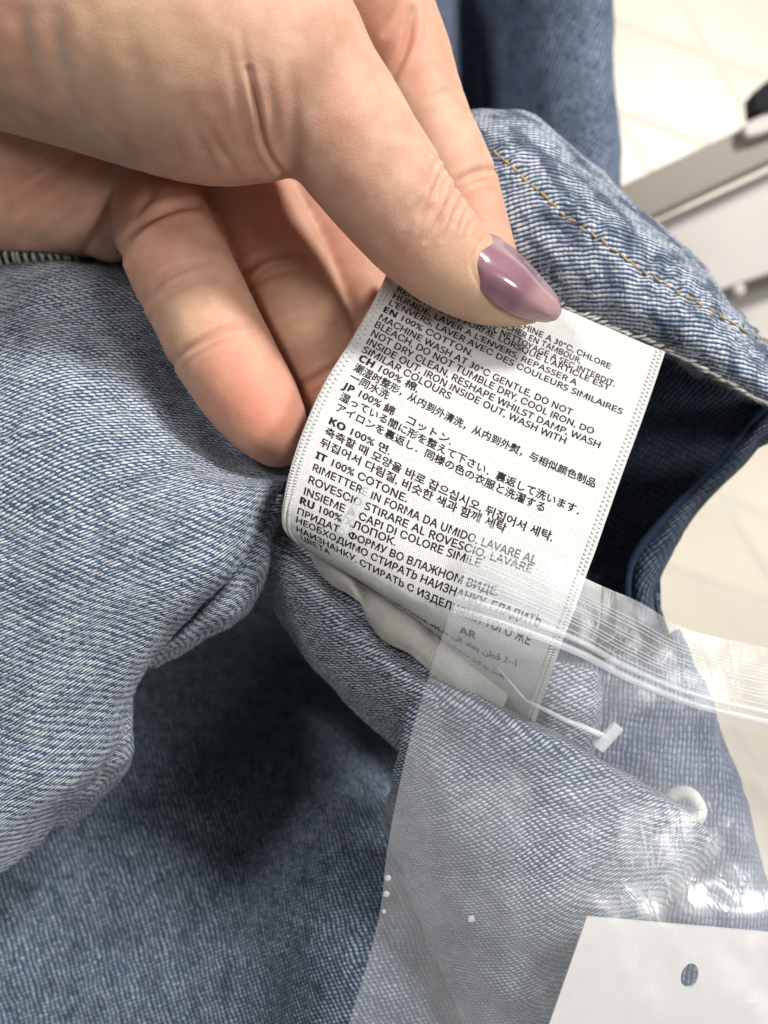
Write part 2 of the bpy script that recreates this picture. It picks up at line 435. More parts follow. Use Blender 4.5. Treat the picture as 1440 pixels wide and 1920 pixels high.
org = P(1243, 160, FZ)
for i in range(-3, 5):
    for j in range(-12, 5):
        c = org[:2] + ta * i + tb * j
        pxy = proj(np.array([c[0], c[1], FZ]))
        if not (850 < pxy[0] < 1750 and -330 < pxy[1] < 2200): continue
        o = bpy.data.objects.new('tile', tm); C.objects.link(o); o.parent = fl
        o.location = (c[0] * S, c[1] * S, (FZ + .004) * S)

# ------------------------------------------------------------------ display rack
rack = empty('display_rack')
tag(rack, 'grey and white metal display rack standing on the floor at the right, blurred', 'display rack')
RZ = -26.0
def rq(pts, z): return [P(x, y, z) for x, y in pts]
box_between('rail', P(1040, 455, RZ), P(1700, 143, RZ), 1.75, 1.2, M['rail'], rack, .12)
def slab(name, pts, z, th, mat, par, bev=.1):
    v = rq(pts, z); n = len(v)
    V = [p for p in v] + [p - np.array([0, 0, th]) for p in v]
    F = [list(range(n))[::-1], [n + k for k in range(n)]] + [[k, (k + 1) % n, n + (k + 1) % n, n + k] for k in range(n)]
    o = mesh_obj(name, V, F, mat, par, smooth=False)
    m = o.modifiers.new('bevel', 'BEVEL'); m.width = bev * S; m.segments = 2
    return o
slab('shelf_panel', [(1130, 460), (1700, 205), (1700, 425), (1240, 582)], RZ - .8, .6, M['panel'], rack)
slab('lower_rail', [(1200, 572), (1700, 402), (1700, 455), (1200, 610)], RZ - 2.0, 1.0, M['rail'], rack)
slab('kick_panel', [(1200, 600), (1700, 450), (1700, 640), (1420, 700)], RZ - 2.6, .6, M['panel'], rack)
bm = bmesh.new(); bmesh.ops.create_uvsphere(bm, u_segments=16, v_segments=8, radius=.3 * S)
me = bpy.data.meshes.new('screw'); bm.to_mesh(me); bm.free(); me.materials.append(M['panel'])
for p_ in me.polygons: p_.use_smooth = True
o = bpy.data.objects.new('screw', me); C.objects.link(o); o.parent = rack; o.location = P(1385, 543, RZ - 1.0) * S; o.scale = (1, 1, .5)
slab('bracket', [(1412, 172), (1440, 150), (1520, 110), (1520, 190), (1440, 205), (1414, 212)], RZ + 1.5, 1.0, M['black'], rack)
slab('bracket_foot', [(1392, 235), (1440, 205), (1520, 170), (1520, 215), (1430, 250), (1400, 258)], RZ + 1.2, .7, M['panel'], rack)

# ------------------------------------------------------------------ hanging jeans behind
xs = [560, 700, 790, 850, 895, 945, 1010, 1090, 1135, 1150, 1140]
zs = [-14, -13.0, -13.2, -17.5, -19.5, -16.6, -14.6, -13.6, -13.8, -14.8, -16.2]
rows = []
for y in (-140, 60, 200, 345, 520, 700, 900):
    rows.append([(x + (y - 0) * .035 * (1 if k > 6 else .4), y, z - (.4 * math.sin(y * .012) if k in (2, 5) else 0)) for k, (x, z) in enumerate(zip(xs, zs))])
hj = patch('hanging_jeans', rows, 90, 70, M['hang'], None, .12, .5, .12)
tag(hj.o, 'blue denim trouser leg with a dark fold hanging behind the fingers at the top', 'jeans')

# ------------------------------------------------------------------ jeans in the hand
jeans = empty('jeans')
tag(jeans, 'pale blue denim jeans turned inside out, filling the left and bottom under the hand', 'jeans')

A_ = patch('inside_panel', [
    [(-430, 480, -3.6), (-90, 480, -3.6), (100, 484, -3.4), (230, 484, -3.4), (340, 500, -3.6), (440, 560, -3.8)],
    [(-430, 500, -2.5), (-90, 500, -2.5), (100, 498, -2.3), (240, 520, -2.6), (360, 580, -3.0), (460, 640, -3.2)],
    [(-430, 600, -1.5), (-90, 600, -1.5), (90, 600, -1.4), (240, 640, -2.0), (350, 700, -2.5), (480, 760, -2.6)],
    [(-430, 730, -.7), (-90, 730, -.7), (120, 730, -.6), (280, 780, -1.2), (400, 830, -1.8), (530, 850, -2.0)],
    [(-430, 850, -.3), (-90, 850, -.3), (150, 850, -.1), (330, 880, -.4), (460, 890, -1.0), (545, 880, -1.5)],
    [(-430, 980, -.1), (-90, 980, -.1), (150, 970, .15), (330, 960, .1), (450, 950, -.25), (528, 915, -1.0)],
    [(-430, 1100, .05), (-90, 1100, .05), (130, 1090, .25), (290, 1080, .2), (395, 1075, -.1), (450, 1055, -.7)],
    [(-430, 1250, .05), (-90, 1250, .05), (90, 1230, .2), (200, 1205, .05), (285, 1200, -.3), (340, 1175, -.9)],
    [(-430, 1400, -.1), (-90, 1400, -.1), (50, 1380, .05), (150, 1350, -.2), (225, 1320, -.7), (262, 1285, -1.3)],
    [(-430, 1540, -.05), (-90, 1540, -.05), (10, 1510, .0), (90, 1490, -.3), (170, 1450, -.8), (215, 1410, -1.5)],
    [(-430, 1690, -.6), (-90, 1690, -.6), (-30, 1660, -.5), (20, 1625, -.8), (62, 1592, -1.5), (92, 1555, -2.4)],
], 200, 170, M['inside'], jeans, .07, .8, .11)
B2 = patch('hem_fold', [
    [(505, 930, -1.4), (522, 925, -.9), (536, 935, -1.0), (545, 950, -1.6)],
    [(440, 1020, -1.5), (475, 1010, -.8), (505, 1005, -1.0), (514, 1010, -1.8)],
    [(390, 1095, -1.5), (440, 1085, -.7), (490, 1075, -1.0), (503, 1075, -2.0)],
    [(345, 1160, -1.6), (395, 1150, -.8), (445, 1150, -1.2), (462, 1152, -2.1)],
    [(290, 1210, -1.7), (320, 1205, -1.0), (355, 1205, -1.4), (370, 1208, -2.2)],
    [(235, 1255, -1.9), (255, 1250, -1.3), (280, 1250, -1.6), (292, 1255, -2.3)],
], 50, 90, M['inside'], jeans, .05, 1.3, .1, seed=3)
B3 = patch('inner_fold', [
    [(190, 1270, -2.2), (225, 1275, -1.6), (243, 1280, -1.9), (250, 1285, -2.6)],
    [(180, 1340, -2.1), (222, 1345, -1.5), (243, 1350, -1.8), (250, 1360, -2.6)],
    [(150, 1420, -2.2), (205, 1420, -1.7), (240, 1415, -2.0), (247, 1425, -2.8)],
    [(110, 1490, -2.4), (150, 1490, -2.0), (185, 1480, -2.3), (195, 1490, -3.0)],
    [(60, 1560, -2.7), (90, 1560, -2.4), (120, 1550, -2.7), (130, 1560, -3.3)],
], 40, 60, M['inside'], jeans, .06, 1.2, .1, seed=4)
LN = patch('leg_lining', [
    [(-430, 452, -3.0), (150, 462, -3.2), (430, 470, -3.5), (640, 480, -4.0), (1180, 500, -4.2)],
    [(-430, 500, -6.5), (150, 500, -8.0), (430, 500, -9), (660, 510, -9), (1210, 600, -8.5)],
    [(-420, 620, -9), (150, 620, -13), (430, 620, -15), (700, 620, -15), (1130, 700, -14)],
    [(-420, 900, -9), (150, 900, -14), (430, 900, -17), (700, 900, -17), (1000, 1000, -15)],
    [(-420, 1150, -7.0), (180, 1120, -11.5), (450, 1080, -15), (700, 1120, -14.5), (1000, 1240, -11)],
    [(-420, 1330, -5.2), (200, 1300, -8.0), (450, 1270, -10.5), (700, 1320, -8.5), (1000, 1420, -6.5)],
    [(-420, 1550, -5.6), (200, 1520, -6.2), (450, 1500, -6.2), (680, 1540, -4.2), (980, 1620, -4.2)],
    [(-420, 1800, -5.0), (200, 1780, -5.0), (450, 1770, -4.2), (650, 1780, -2.6), (960, 1820, -3.0)],
    [(-420, 2050, -4.2), (200, 2040, -4.0), (450, 2030, -3.2), (640, 2030, -2.1), (940, 2050, -2.6)],
], 120, 130, M['lining'], jeans, .14, .45, .1, seed=5)
RL = patch('rolled_edge', [
    [(488, 1075, -2.60), (497, 1052, -1.70), (516, 1025, -1.30), (528, 1005, -1.50), (548, 985, -1.70), (580, 955, -2.20)],
    [(515, 1150, -2.60), (535, 1125, -1.60), (570, 1090, -0.95), (596, 1064, -1.35), (625, 1035, -1.15), (680, 1000, -1.90)],
    [(580, 1248, -2.60), (600, 1222, -1.50), (640, 1175, -0.80), (668, 1143, -1.20), (698, 1110, -1.00), (760, 1060, -1.90)],
    [(672, 1340, -2.50), (695, 1308, -1.40), (733, 1255, -0.70), (755, 1222, -1.10), (780, 1190, -0.95), (850, 1140, -1.90)],
    [(752, 1412, -2.40), (775, 1372, -1.30), (808, 1318, -0.60), (830, 1282, -1.00), (850, 1255, -0.95), (930, 1215, -1.90)],
    [(830, 1500, -2.40), (850, 1440, -1.40), (880, 1375, -0.70), (905, 1335, -1.00), (925, 1310, -1.10), (1000, 1280, -2.00)],
], 80, 130, M['roll'], jeans, .045, 1.4, .1, seed=6)
FLP = patch('leg_flap', [
    [(765, 1262, -1.50), (775, 1285, -0.90), (765, 1345, -1.00), (750, 1430, -1.50), (728, 1540, -3.20)],
    [(905, 1308, -1.10), (900, 1330, -0.55), (865, 1420, -0.70), (830, 1540, -1.05), (785, 1690, -2.55)],
    [(1040, 1382, -1.10), (1030, 1402, -0.55), (980, 1510, -0.55), (930, 1660, -.85), (845, 1850, -2.30)],
    [(1200, 1478, -1.30), (1188, 1498, -0.80), (1120, 1600, -0.65), (1050, 1740, -.85), (930, 2020, -2.20)],
    [(1320, 1555, -1.50), (1308, 1572, -1.10), (1240, 1650, -0.90), (1150, 1780, -1.10), (1010, 2030, -1.60)],
    [(1345, 1572, -2.00), (1338, 1588, -1.80), (1275, 1665, -1.70), (1180, 1795, -1.80), (1040, 2040, -2.20)],
], 110, 140, M['flap'], jeans, .10, .7, .11, seed=7)
FC = patch('inner_facing', [
    [(880, 500, -4.0), (1130, 600, -4.0), (1290, 690, -3.8), (1430, 760, -3.5), (1500, 790, -3.4), (1530, 800, -3.6)],
    [(870, 780, -5.0), (1100, 810, -5.4), (1230, 830, -5.0), (1340, 845, -4.0), (1395, 850, -3.5), (1412, 848, -3.9)],
    [(860, 950, -5.2), (1080, 980, -5.5), (1170, 990, -5.1), (1235, 985, -4.2), (1278, 978, -3.6), (1290, 974, -4.0)],
    [(850, 1080, -5.0), (1070, 1110, -5.0), (1160, 1110, -4.6), (1205, 1100, -4.0), (1230, 1095, -3.5), (1238, 1092, -3.9)],
    [(850, 1230, -4.2), (1060, 1250, -4.0), (1180, 1235, -3.8), (1230, 1205, -3.5), (1252, 1190, -3.3), (1262, 1184, -3.7)],
    [(900, 1400, -3.5), (1080, 1400, -3.3), (1220, 1390, -3.1), (1300, 1360, -3.0), (1328, 1345, -3.1), (1338, 1338, -3.6)],
    [(950, 1550, -3.4), (1120, 1550, -3.1), (1260, 1550, -2.9), (1335, 1525, -2.9), (1365, 1505, -3.2), (1375, 1498, -3.7)],
    [(1000, 1720, -3.4), (1150, 1700, -3.1), (1290, 1690, -2.9), (1385, 1660, -3.0), (1415, 1640, -3.3), (1425, 1632, -3.8)],
    [(1050, 2040, -3.4), (1200, 2030, -3.1), (1330, 2010, -2.9), (1450, 1930, -3.0), (1480, 1900, -3.4), (1490, 1890, -4.0)],
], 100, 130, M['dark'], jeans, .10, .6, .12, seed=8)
OP = patch('outer_panel', [
    [(960, 1215, -3.9), (1080, 1240, -3.55), (1170, 1225, -3.45), (1240, 1200, -3.25), (1262, 1185, -3.1), (1272, 1180, -3.6)],
    [(960, 1330, -3.4), (1080, 1330, -3.05), (1200, 1315, -2.95), (1285, 1285, -2.85), (1308, 1275, -2.9), (1320, 1270, -3.5)],
    [(960, 1450, -3.1), (1090, 1440, -2.8), (1230, 1425, -2.65), (1325, 1395, -2.7), (1350, 1385, -2.9), (1362, 1380, -3.5)],
    [(980, 1570, -3.0), (1130, 1560, -2.6), (1270, 1550, -2.5), (1365, 1525, -2.6), (1392, 1515, -2.9), (1402, 1510, -3.5)],
    [(1020, 1720, -3.0), (1160, 1700, -2.7), (1300, 1690, -2.5), (1400, 1660, -2.7), (1428, 1645, -3.0), (1438, 1640, -3.6)],
    [(1060, 2050, -3.0), (1210, 2030, -2.7), (1340, 2010, -2.6), (1460, 1930, -2.8), (1490, 1900, -3.1), (1500, 1890, -3.8)],
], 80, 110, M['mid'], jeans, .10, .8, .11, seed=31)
CF = patch('cuff_fold', [
    [(960, 1245, -2.2), (1030, 1240, -1.75), (1095, 1252, -1.75), (1122, 1262, -2.0), (1128, 1264, -2.6)],
    [(960, 1310, -2.1), (1030, 1312, -1.55), (1095, 1320, -1.6), (1121, 1324, -1.9), (1127, 1326, -2.6)],
    [(970, 1380, -2.1), (1035, 1382, -1.6), (1090, 1388, -1.7), (1112, 1390, -2.0), (1118, 1391, -2.7)],
    [(980, 1460, -2.2), (1040, 1462, -1.8), (1080, 1465, -1.9), (1098, 1466, -2.2), (1104, 1467, -2.9)],
], 40, 60, M['inside'], jeans, .04, 1.4, .1, seed=32)
patch('light_block_panel', [  # unseen cloth added under the label to stop light leaking into the leg
    [(415, 1020, -3.5), (465, 900, -3.9), (540, 760, -4.1), (660, 600, -4.4)],
    [(620, 1020, -2.5), (680, 900, -3.3), (740, 780, -3.9), (840, 600, -4.4)],
    [(860, 1150, -2.4), (930, 1000, -3.3), (980, 880, -4.1), (1050, 700, -4.7)],
], 30, 30, M['roll'], jeans, .05, .8, .1, seed=41)
# folded hem strip along the facing's rim
hem = [(1520, 735, 1530, 800), (1432, 768, 1440, 818), (1355, 862, 1392, 868), (1262, 955, 1298, 966), (1192, 1040, 1240, 1070), (1176, 1105, 1226, 1120), (1182, 1160, 1240, 1175), (1215, 1235, 1275, 1225)]
rows = []
for k, (x0, y0, x1, y1) in enumerate(hem):
    zb = -3.2
    rows.append([(x0 - 5, y0 - 3, -4.5), (x0, y0, zb - .35), (x0 * .7 + x1 * .3, y0 * .7 + y1 * .3, zb - .05), (x0 * .35 + x1 * .65, y0 * .35 + y1 * .65, zb), (x1, y1, zb - .25), (x1 + 5, y1 + 2, zb - .9)])
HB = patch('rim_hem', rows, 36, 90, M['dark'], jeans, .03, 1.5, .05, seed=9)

tube('inner_seam', cr([P(1525, 733, -3.35), P(1432, 768, -3.35), P(1355, 862, -3.35), P(1262, 955, -3.35), P(1192, 1040, -3.35), P(1176, 1105, -3.35), P(1186, 1165, -3.35), P(1215, 1235, -3.3)], 60), .075, M['dark'], jeans, 8)
WB = patch('waistband', [
    [(850, 470, -3.0), (850, 465, -2.5), (835, 400, -2.2), (830, 300, -2.3), (830, 225, -2.8), (830, 207, -3.7)],
    [(1005, 552, -2.6), (1008, 543, -2.25), (985, 450, -1.9), (950, 320, -2.0), (930, 225, -2.6), (928, 205, -3.5)],
    [(1096, 604, -2.5), (1100, 596, -2.1), (1080, 500, -1.75), (1050, 360, -1.9), (1022, 255, -2.6), (1012, 222, -3.5)],
    [(1198, 645, -2.4), (1202, 637, -2.0), (1190, 550, -1.65), (1170, 430, -1.9), (1152, 358, -2.6), (1150, 338, -3.5)],
    [(1298, 692, -2.4), (1302, 685, -2.0), (1300, 630, -1.65), (1295, 540, -1.9), (1285, 482, -2.6), (1285, 464, -3.5)],
    [(1398, 746, -2.4), (1402, 740, -2.0), (1400, 700, -1.75), (1395, 640, -2.0), (1388, 597, -2.6), (1385, 580, -3.5)],
    [(1520, 812, -2.4), (1524, 806, -2.0), (1520, 780, -1.85), (1515, 745, -2.1), (1505, 722, -2.7), (1500, 707, -3.5)],
], 90, 130, M['face'], jeans, .07, 1.0, .14, seed=10)
line0 = cr([(925, 283), (990, 340), (1060, 405), (1140, 460), (1200, 505), (1250, 535), (1310, 570), (1370, 605), (1440, 645), (1480, 668)], 400)
dd = np.sqrt(((WB.px[:, :, None, :] - line0[None, None, ::4]) ** 2).sum(-1)); kk = dd.argmin(-1); dd = dd.min(-1)
pk = -.045 * np.exp(-(dd / 9) ** 2) + np.exp(-(dd / 42) ** 2) * .035 * np.sin(kk * .95 + 2.0 * np.sin(kk * .21))
WB.G = WB.G + WB.N * pk[..., None]; WB.N = grid_normals(WB.G); WB.px = proj(WB.G)
WB.o.data.vertices.foreach_set('co', (WB.G * S).astype(np.float32).ravel()); WB.o.data.update()
ym = tube('edge_yarn', cr([(-.12, 0, 0), (-.05, .006, .03), (.05, -.004, .035), (.12, .01, -.01)], 8), [.012, .024, .03, .032, .032, .03, .022, .010], M['cord'], None, 6)
bpy.data.objects.remove(ym)
ym = bpy.data.meshes['edge_yarn']
ed = cr([(1005, 549), (1050, 578), (1100, 600), (1160, 624), (1202, 641), (1250, 664), (1300, 689), (1350, 715), (1402, 744), (1460, 776)], 46)
for k in range(46):
    c, n = on(WB, ed[k][0] + random.uniform(-2, 2), ed[k][1] - 6 + random.uniform(-2, 2))
    o = bpy.data.objects.new('edge_yarn', ym); C.objects.link(o); o.parent = WB.o
    th = math.radians(32 + random.uniform(-9, 9)); tx = np.array([math.cos(th), math.sin(th), 0]); tx -= n * tx.dot(n)
    o.rotation_mode = 'QUATERNION'; o.rotation_quaternion = Vector(tx).to_track_quat('X', 'Z'); o.location = (c + n * .015) * S
    sc_ = random.uniform(.7, 1.15); o.scale = (sc_, random.uniform(.7, 1.1), 1)
# top stitching, each stitch its own part
line = cr([(925, 283), (990, 340), (1060, 405), (1140, 460), (1200, 505), (1250, 535), (1310, 570), (1370, 605), (1440, 645), (1480, 668)], 58)
st_me = None
bm = bmesh.new(); bmesh.ops.create_uvsphere(bm, u_segments=8, v_segments=7, radius=1.0)
st_me = bpy.data.meshes.new('stitch'); bm.to_mesh(st_me); bm.free(); st_me.materials.append(M['thread'])
st_me.polygons.foreach_set('use_smooth', [True] * len(st_me.polygons))
for k in range(0, len(line) - 1, 2):
    jit = random.uniform(-1.2, 1.2)
    a, na = on(WB, *line[k]); b, nb = on(WB, line[k + 1][0] + 2.5, line[k + 1][1] + 2.0 + jit)
    mid = (a + b) / 2 + na * .012; t = b - a; L = np.linalg.norm(t)
    if L < .02: continue
    q = Vector(t / L).to_track_quat('X', 'Z')
    o = bpy.data.objects.new('stitch', st_me); C.objects.link(o); o.parent = WB.o
    o.location = mid * S; o.rotation_mode = 'QUATERNION'; o.rotation_quaternion = q
    o.scale = (L * .62 * S, .024 * S, .022 * S)
# overlocked seam at the far left
OS = patch('overlocked_seam', [
    [(-90, 440, -2.85), (0, 446, -2.75), (80, 452, -2.85), (180, 455, -3.25)],
    [(-90, 462, -2.45), (0, 468, -2.35), (80, 474, -2.45), (180, 480, -2.95)],
    [(-90, 492, -2.65), (0, 498, -2.55), (80, 502, -2.65), (180, 505, -3.15)],
], 40, 14, M['dark'], jeans, .02, 1.5, .08, seed=12)
for k in range(13):
    x = -20 + k * 13.5; y0, y1 = 470 + k * .9, 496 + k * .3
    a, n = on(OS, x, y0); b, _ = on(OS, x + 7, y1)
    tube('loop_stitch', cr([a + n * .0, (a * .7 + b * .3) + n * .07, (a * .3 + b * .7) + n * .07, b], 7), .035, M['greythread'], OS.o, 6)
kn = [on(RL, 838 + 6 * math.cos(t), 1284 + 5 * math.sin(t))[0] + np.array([0, 0, .05 + .05 * math.sin(t)]) for t in np.linspace(0, 4.8, 12)]
tube('thread_knot', kn, .03, M['thread'], jeans, 6)

# lint and raised nap on the worn edges
def lint(name, p, n, mat, par, jr, lmax=.11, ir=(0, 1)):
    V = []; F = []; nv_, nu_ = p.G.shape[:2]
    for _ in range(n):
        i = int((ir[0] + (ir[1] - ir[0]) * random.random()) * (nv_ - 1)); j = int((jr[0] + (jr[1] - jr[0]) * random.random()) * (nu_ - 1))
        c = p.G[i, j]; nn = p.N[i, j]; t = rng.normal(size=3); t -= nn * t.dot(nn); t /= np.linalg.norm(t)
        L = lmax * (.3 + .7 * random.random()); b = rng.normal(size=3) * .3; r = .0026
        q = [c, c + (t * .6 + nn * .5) * L * .5 + b * L * .2, c + (t * 1.0 + nn * random.uniform(.1, .8)) * L + b * L * .5]
        s = np.cross(t, nn) * r; u_ = nn * r; k = len(V)
        for w_, x in enumerate(q): V += [x + s * (1 - .3 * w_), x - s * (1 - .3 * w_), x + u_ * (1 - .3 * w_)]
        for m in (0, 3): F += [[k + m + a, k + m + (a + 1) % 3, k + m + 3 + (a + 1) % 3, k + m + 3 + a] for a in range(3)]
    tag(mesh_obj(name, V, F, mat, par), kind='stuff')
M['lint'] = simple('cotton_lint', (.50, .53, .57), .9, .1)
lint('lint', A_, 5200, M['lint'], A_.o, (0, 1), .10)
lint('lint', A_, 1500, M['lint'], A_.o, (.62, 1), .12)
lint('lint', B2, 900, M['lint'], B2.o, (0, 1), .10)
lint('lint', RL, 2600, M['lint'], RL.o, (.05, .6), .11)
lint('lint', FLP, 1000, M['lint'], FLP.o, (0, .35), .10)
lint('lint', WB, 1300, M['lint'], WB.o, (.0, .22), .15)
lint('lint', WB, 500, M['lint'], WB.o, (.6, 1), .10)

# ------------------------------------------------------------------ care label
LROWS = [
    [(748, 455, -1.30), (1000, 555, -1.27), (1247, 660, -1.25)],
    [(713, 540, -1.05), (970, 640, -1.02), (1222, 735, -1.02)],
    [(664, 628, -.72), (935, 735, -.70), (1193, 818, -.72)],
    [(608, 718, -.35), (898, 828, -.35), (1160, 908, -.38)],
    [(571, 800, -.06), (860, 915, -.06), (1128, 1000, -.10)],
    [(546, 872, .10), (825, 995, .12), (1098, 1084, .10)],
    [(533, 930, .12), (800, 1055, .20), (1072, 1158, .22)],
    [(528, 965, .02), (782, 1100, .18), (1048, 1222, .28)],
    [(533, 992, -.16), (774, 1130, .08), (1030, 1275, .05)],
    [(552, 1014, -.42), (775, 1150, -.12), (1014, 1320, -.45)],
    [(584, 1034, -.75), (785, 1164, -.42), (1004, 1352, -1.0)],
    [(612, 1046, -1.05), (800, 1175, -.8), (1000, 1372, -1.5)],
]
LB = patch('care_label', LROWS, 110, 220, M['satin'], None, .018, 1.6, 0.0, seed=11)
solidify(LB.o, .022)
tag(LB.o, 'white satin care label printed in many languages, held under the thumb', 'care label')
# arc-length coordinates of the label for the print
Gl = LB.G; nvl, nul = Gl.shape[:2]
svl = np.r_[0, np.cumsum(np.linalg.norm(np.diff(Gl, axis=0), axis=-1).mean(1))]
def lab_param(x, y):
    d = ((LB.px - np.array([x, y])) ** 2).sum(-1).copy()
    d[LB.N[..., 2] < .02] += 1e6
    i, j = np.unravel_index(np.argmin(d), d.shape)
    # refine by one Newton step on the projected grid
    i0 = min(max(i, 1), nvl - 2); j0 = min(max(j, 1), nul - 2)
    e = np.array([x, y]) - LB.px[i0, j0]
    Ji = (LB.px[i0 + 1, j0] - LB.px[i0 - 1, j0]) / 2; Jj = (LB.px[i0, j0 + 1] - LB.px[i0, j0 - 1]) / 2
    det = Ji[0] * Jj[1] - Ji[1] * Jj[0]
    if abs(det) < 1e-3: return float(i), float(j)
    di = (e[0] * Jj[1] - e[1] * Jj[0]) / det; dj = (Ji[0] * e[1] - Ji[1] * e[0]) / det
    return i0 + float(np.clip(di, -2, 2)), j0 + float(np.clip(dj, -2, 2))
def lab_point(fi, fj, off):
    fi = np.clip(fi, 0, nvl - 1.001); fj = np.clip(fj, 0, nul - 1.001)
    i = fi.astype(int); j = fj.astype(int); a = (fi - i)[:, None]; b = (fj - j)[:, None]
    def L(X): return X[i, j] * (1 - a) * (1 - b) + X[i + 1, j] * a * (1 - b) + X[i, j + 1] * (1 - a) * b + X[i + 1, j + 1] * a * b
    return L(Gl) + L(LB.N) * off

def text_mesh(body, bold):
    cu = bpy.data.curves.new('t', 'FONT'); cu.body = body; cu.resolution_u = 2
    o = bpy.data.objects.new('t', cu); C.objects.link(o)
    dg = bpy.context.evaluated_depsgraph_get(); dg.update()
    me = o.evaluated_get(dg).to_mesh()
    v = np.array([x.co[:] for x in me.vertices]) if len(me.vertices) else np.zeros((0, 3))
    f = [list(p.vertices) for p in me.polygons]
    o.evaluated_get(dg).to_mesh_clear()
    bpy.data.objects.remove(o); bpy.data.curves.remove(cu)
    k = len(v)                                   # slight weight: the print bleeds into the cloth
    if k:
        offs = [(-.023, 0), (.023, 0), (0, .021), (0, -.021)]
        f = [[q + k * i for q in p] for i in range(4) for p in f]
        v = np.vstack([v + np.array([a, b, 0]) for a, b in offs])
    return v, f
def sans(t, bold):
    o = []
    for ch in t:
        if bold and 'A' <= ch <= 'Z': o.append(chr(0x1D5D4 + ord(ch) - 65))
        elif ch in 'ABCEHKMOT': o.append(dict(zip('ABCEHKMOT', 'АВСЕНКМОТ'))[ch])
        elif ch == 'Р': o.append(chr(0x1D5A0 + 15))
        elif ch == 'Ь': o.append(chr(0x1D5BA + 1))
        elif ch == 'Ф': o.append(chr(0x1D6BD))
        elif 'A' <= ch <= 'Z' and ch != 'I': o.append(chr(0x1D5A0 + ord(ch) - 65))
        else: o.append(ch)
    return ''.join(o)

AR_FORMS = {  # isolated, final, initial, medial
    'ا': 'ﺍﺎ', 'ب': 'ﺏﺐﺑﺒ', 'ة': 'ﺓﺔ', 'ت': 'ﺕﺖﺗﺘ', 'ج': 'ﺝﺞﺟﺠ', 'ح': 'ﺡﺢﺣﺤ', 'د': 'ﺩﺪ', 'ر': 'ﺭﺮ', 'س': 'ﺱﺲﺳﺴ', 'ش': 'ﺵﺶﺷﺸ', 'ط': 'ﻁﻂﻃﻄ', 'ظ': 'ﻅﻆﻇﻈ',
    'ع': 'ﻉﻊﻋﻌ', 'غ': 'ﻍﻎﻏﻐ', 'ف': 'ﻑﻒﻓﻔ', 'ق': 'ﻕﻖﻗﻘ', 'ك': 'ﻙﻚﻛﻜ', 'ل': 'ﻝﻞﻟﻠ', 'م': 'ﻡﻢﻣﻤ', 'ن': 'ﻥﻦﻧﻨ', 'ه': 'ﻩﻪﻫﻬ', 'و': 'ﻭﻮ', 'ي': 'ﻱﻲﻳﻴ', 'ى': 'ﻯﻰ'}
def shape_ar(s):
    out = []
    for k, ch in enumerate(s):
        f = AR_FORMS.get(ch)
        if not f: out.append(ch); continue
        prev = k > 0 and s[k - 1] in AR_FORMS and len(AR_FORMS[s[k - 1]]) == 4
        nxt = k < len(s) - 1 and s[k + 1] in AR_FORMS and len(f) == 4
        out.append(f[3] if prev and nxt else f[1] if prev else f[2] if nxt else f[0])
    return ''.join(out[::-1])

CAP = .118                                       # cap height in cm on the cloth
def print_line(parts, a, b, s0=None, size=1.0):
    """parts: [(text, bold)], laid from baseline pixel a to baseline pixel b along the cloth"""
    V = []; F = []; x = 0.0
    for s, bold in parts:
        v, f = text_mesh(sans(s, bold), bold)
        if len(v) == 0: continue
        adv = v[:, 0].max() + (.30 if s.endswith(' ') or bold else .08)
        v[:, 0] += x; F += [[k + sum(len(q) for q in V) for k in p] for p in f]; V.append(v); x += adv
    v = np.vstack(V); W_ = v[:, 0].max()
    ia, ja = lab_param(*a); ib, jb = lab_param(*b)
    t = v[:, 0] / W_
    sa, sb = np.interp([ia, ib], np.arange(nvl), svl)
    if s0 is not None: sa = s0
    size *= float(np.interp(sa, [.9, 1.6, 2.6], [.84, .98, 1.0]))
    if ja < 14 or s0 is not None:
        tilt = np.interp(sa, [.7, 1.2, 1.7, 2.4, 3.0, 3.6, 4.2, 4.6, 5.0, 5.3], [.34, .45, .57, .57, .52, .38, .08, -.08, -.18, -.10])
        s_base = sa + tilt * (jb - ja) / 100 * t
    else: s_base = sa + (sb - sa) * t
    s = s_base - v[:, 1] / .72 * CAP * size
    fi = np.interp(s, svl, np.arange(nvl))
    fj = ja + (jb - ja) * t
    pts = lab_point(fi, fj, .004)
    o = mesh_obj('printed_line', pts, F, M['ink'], LB.o, smooth=False)
    return o
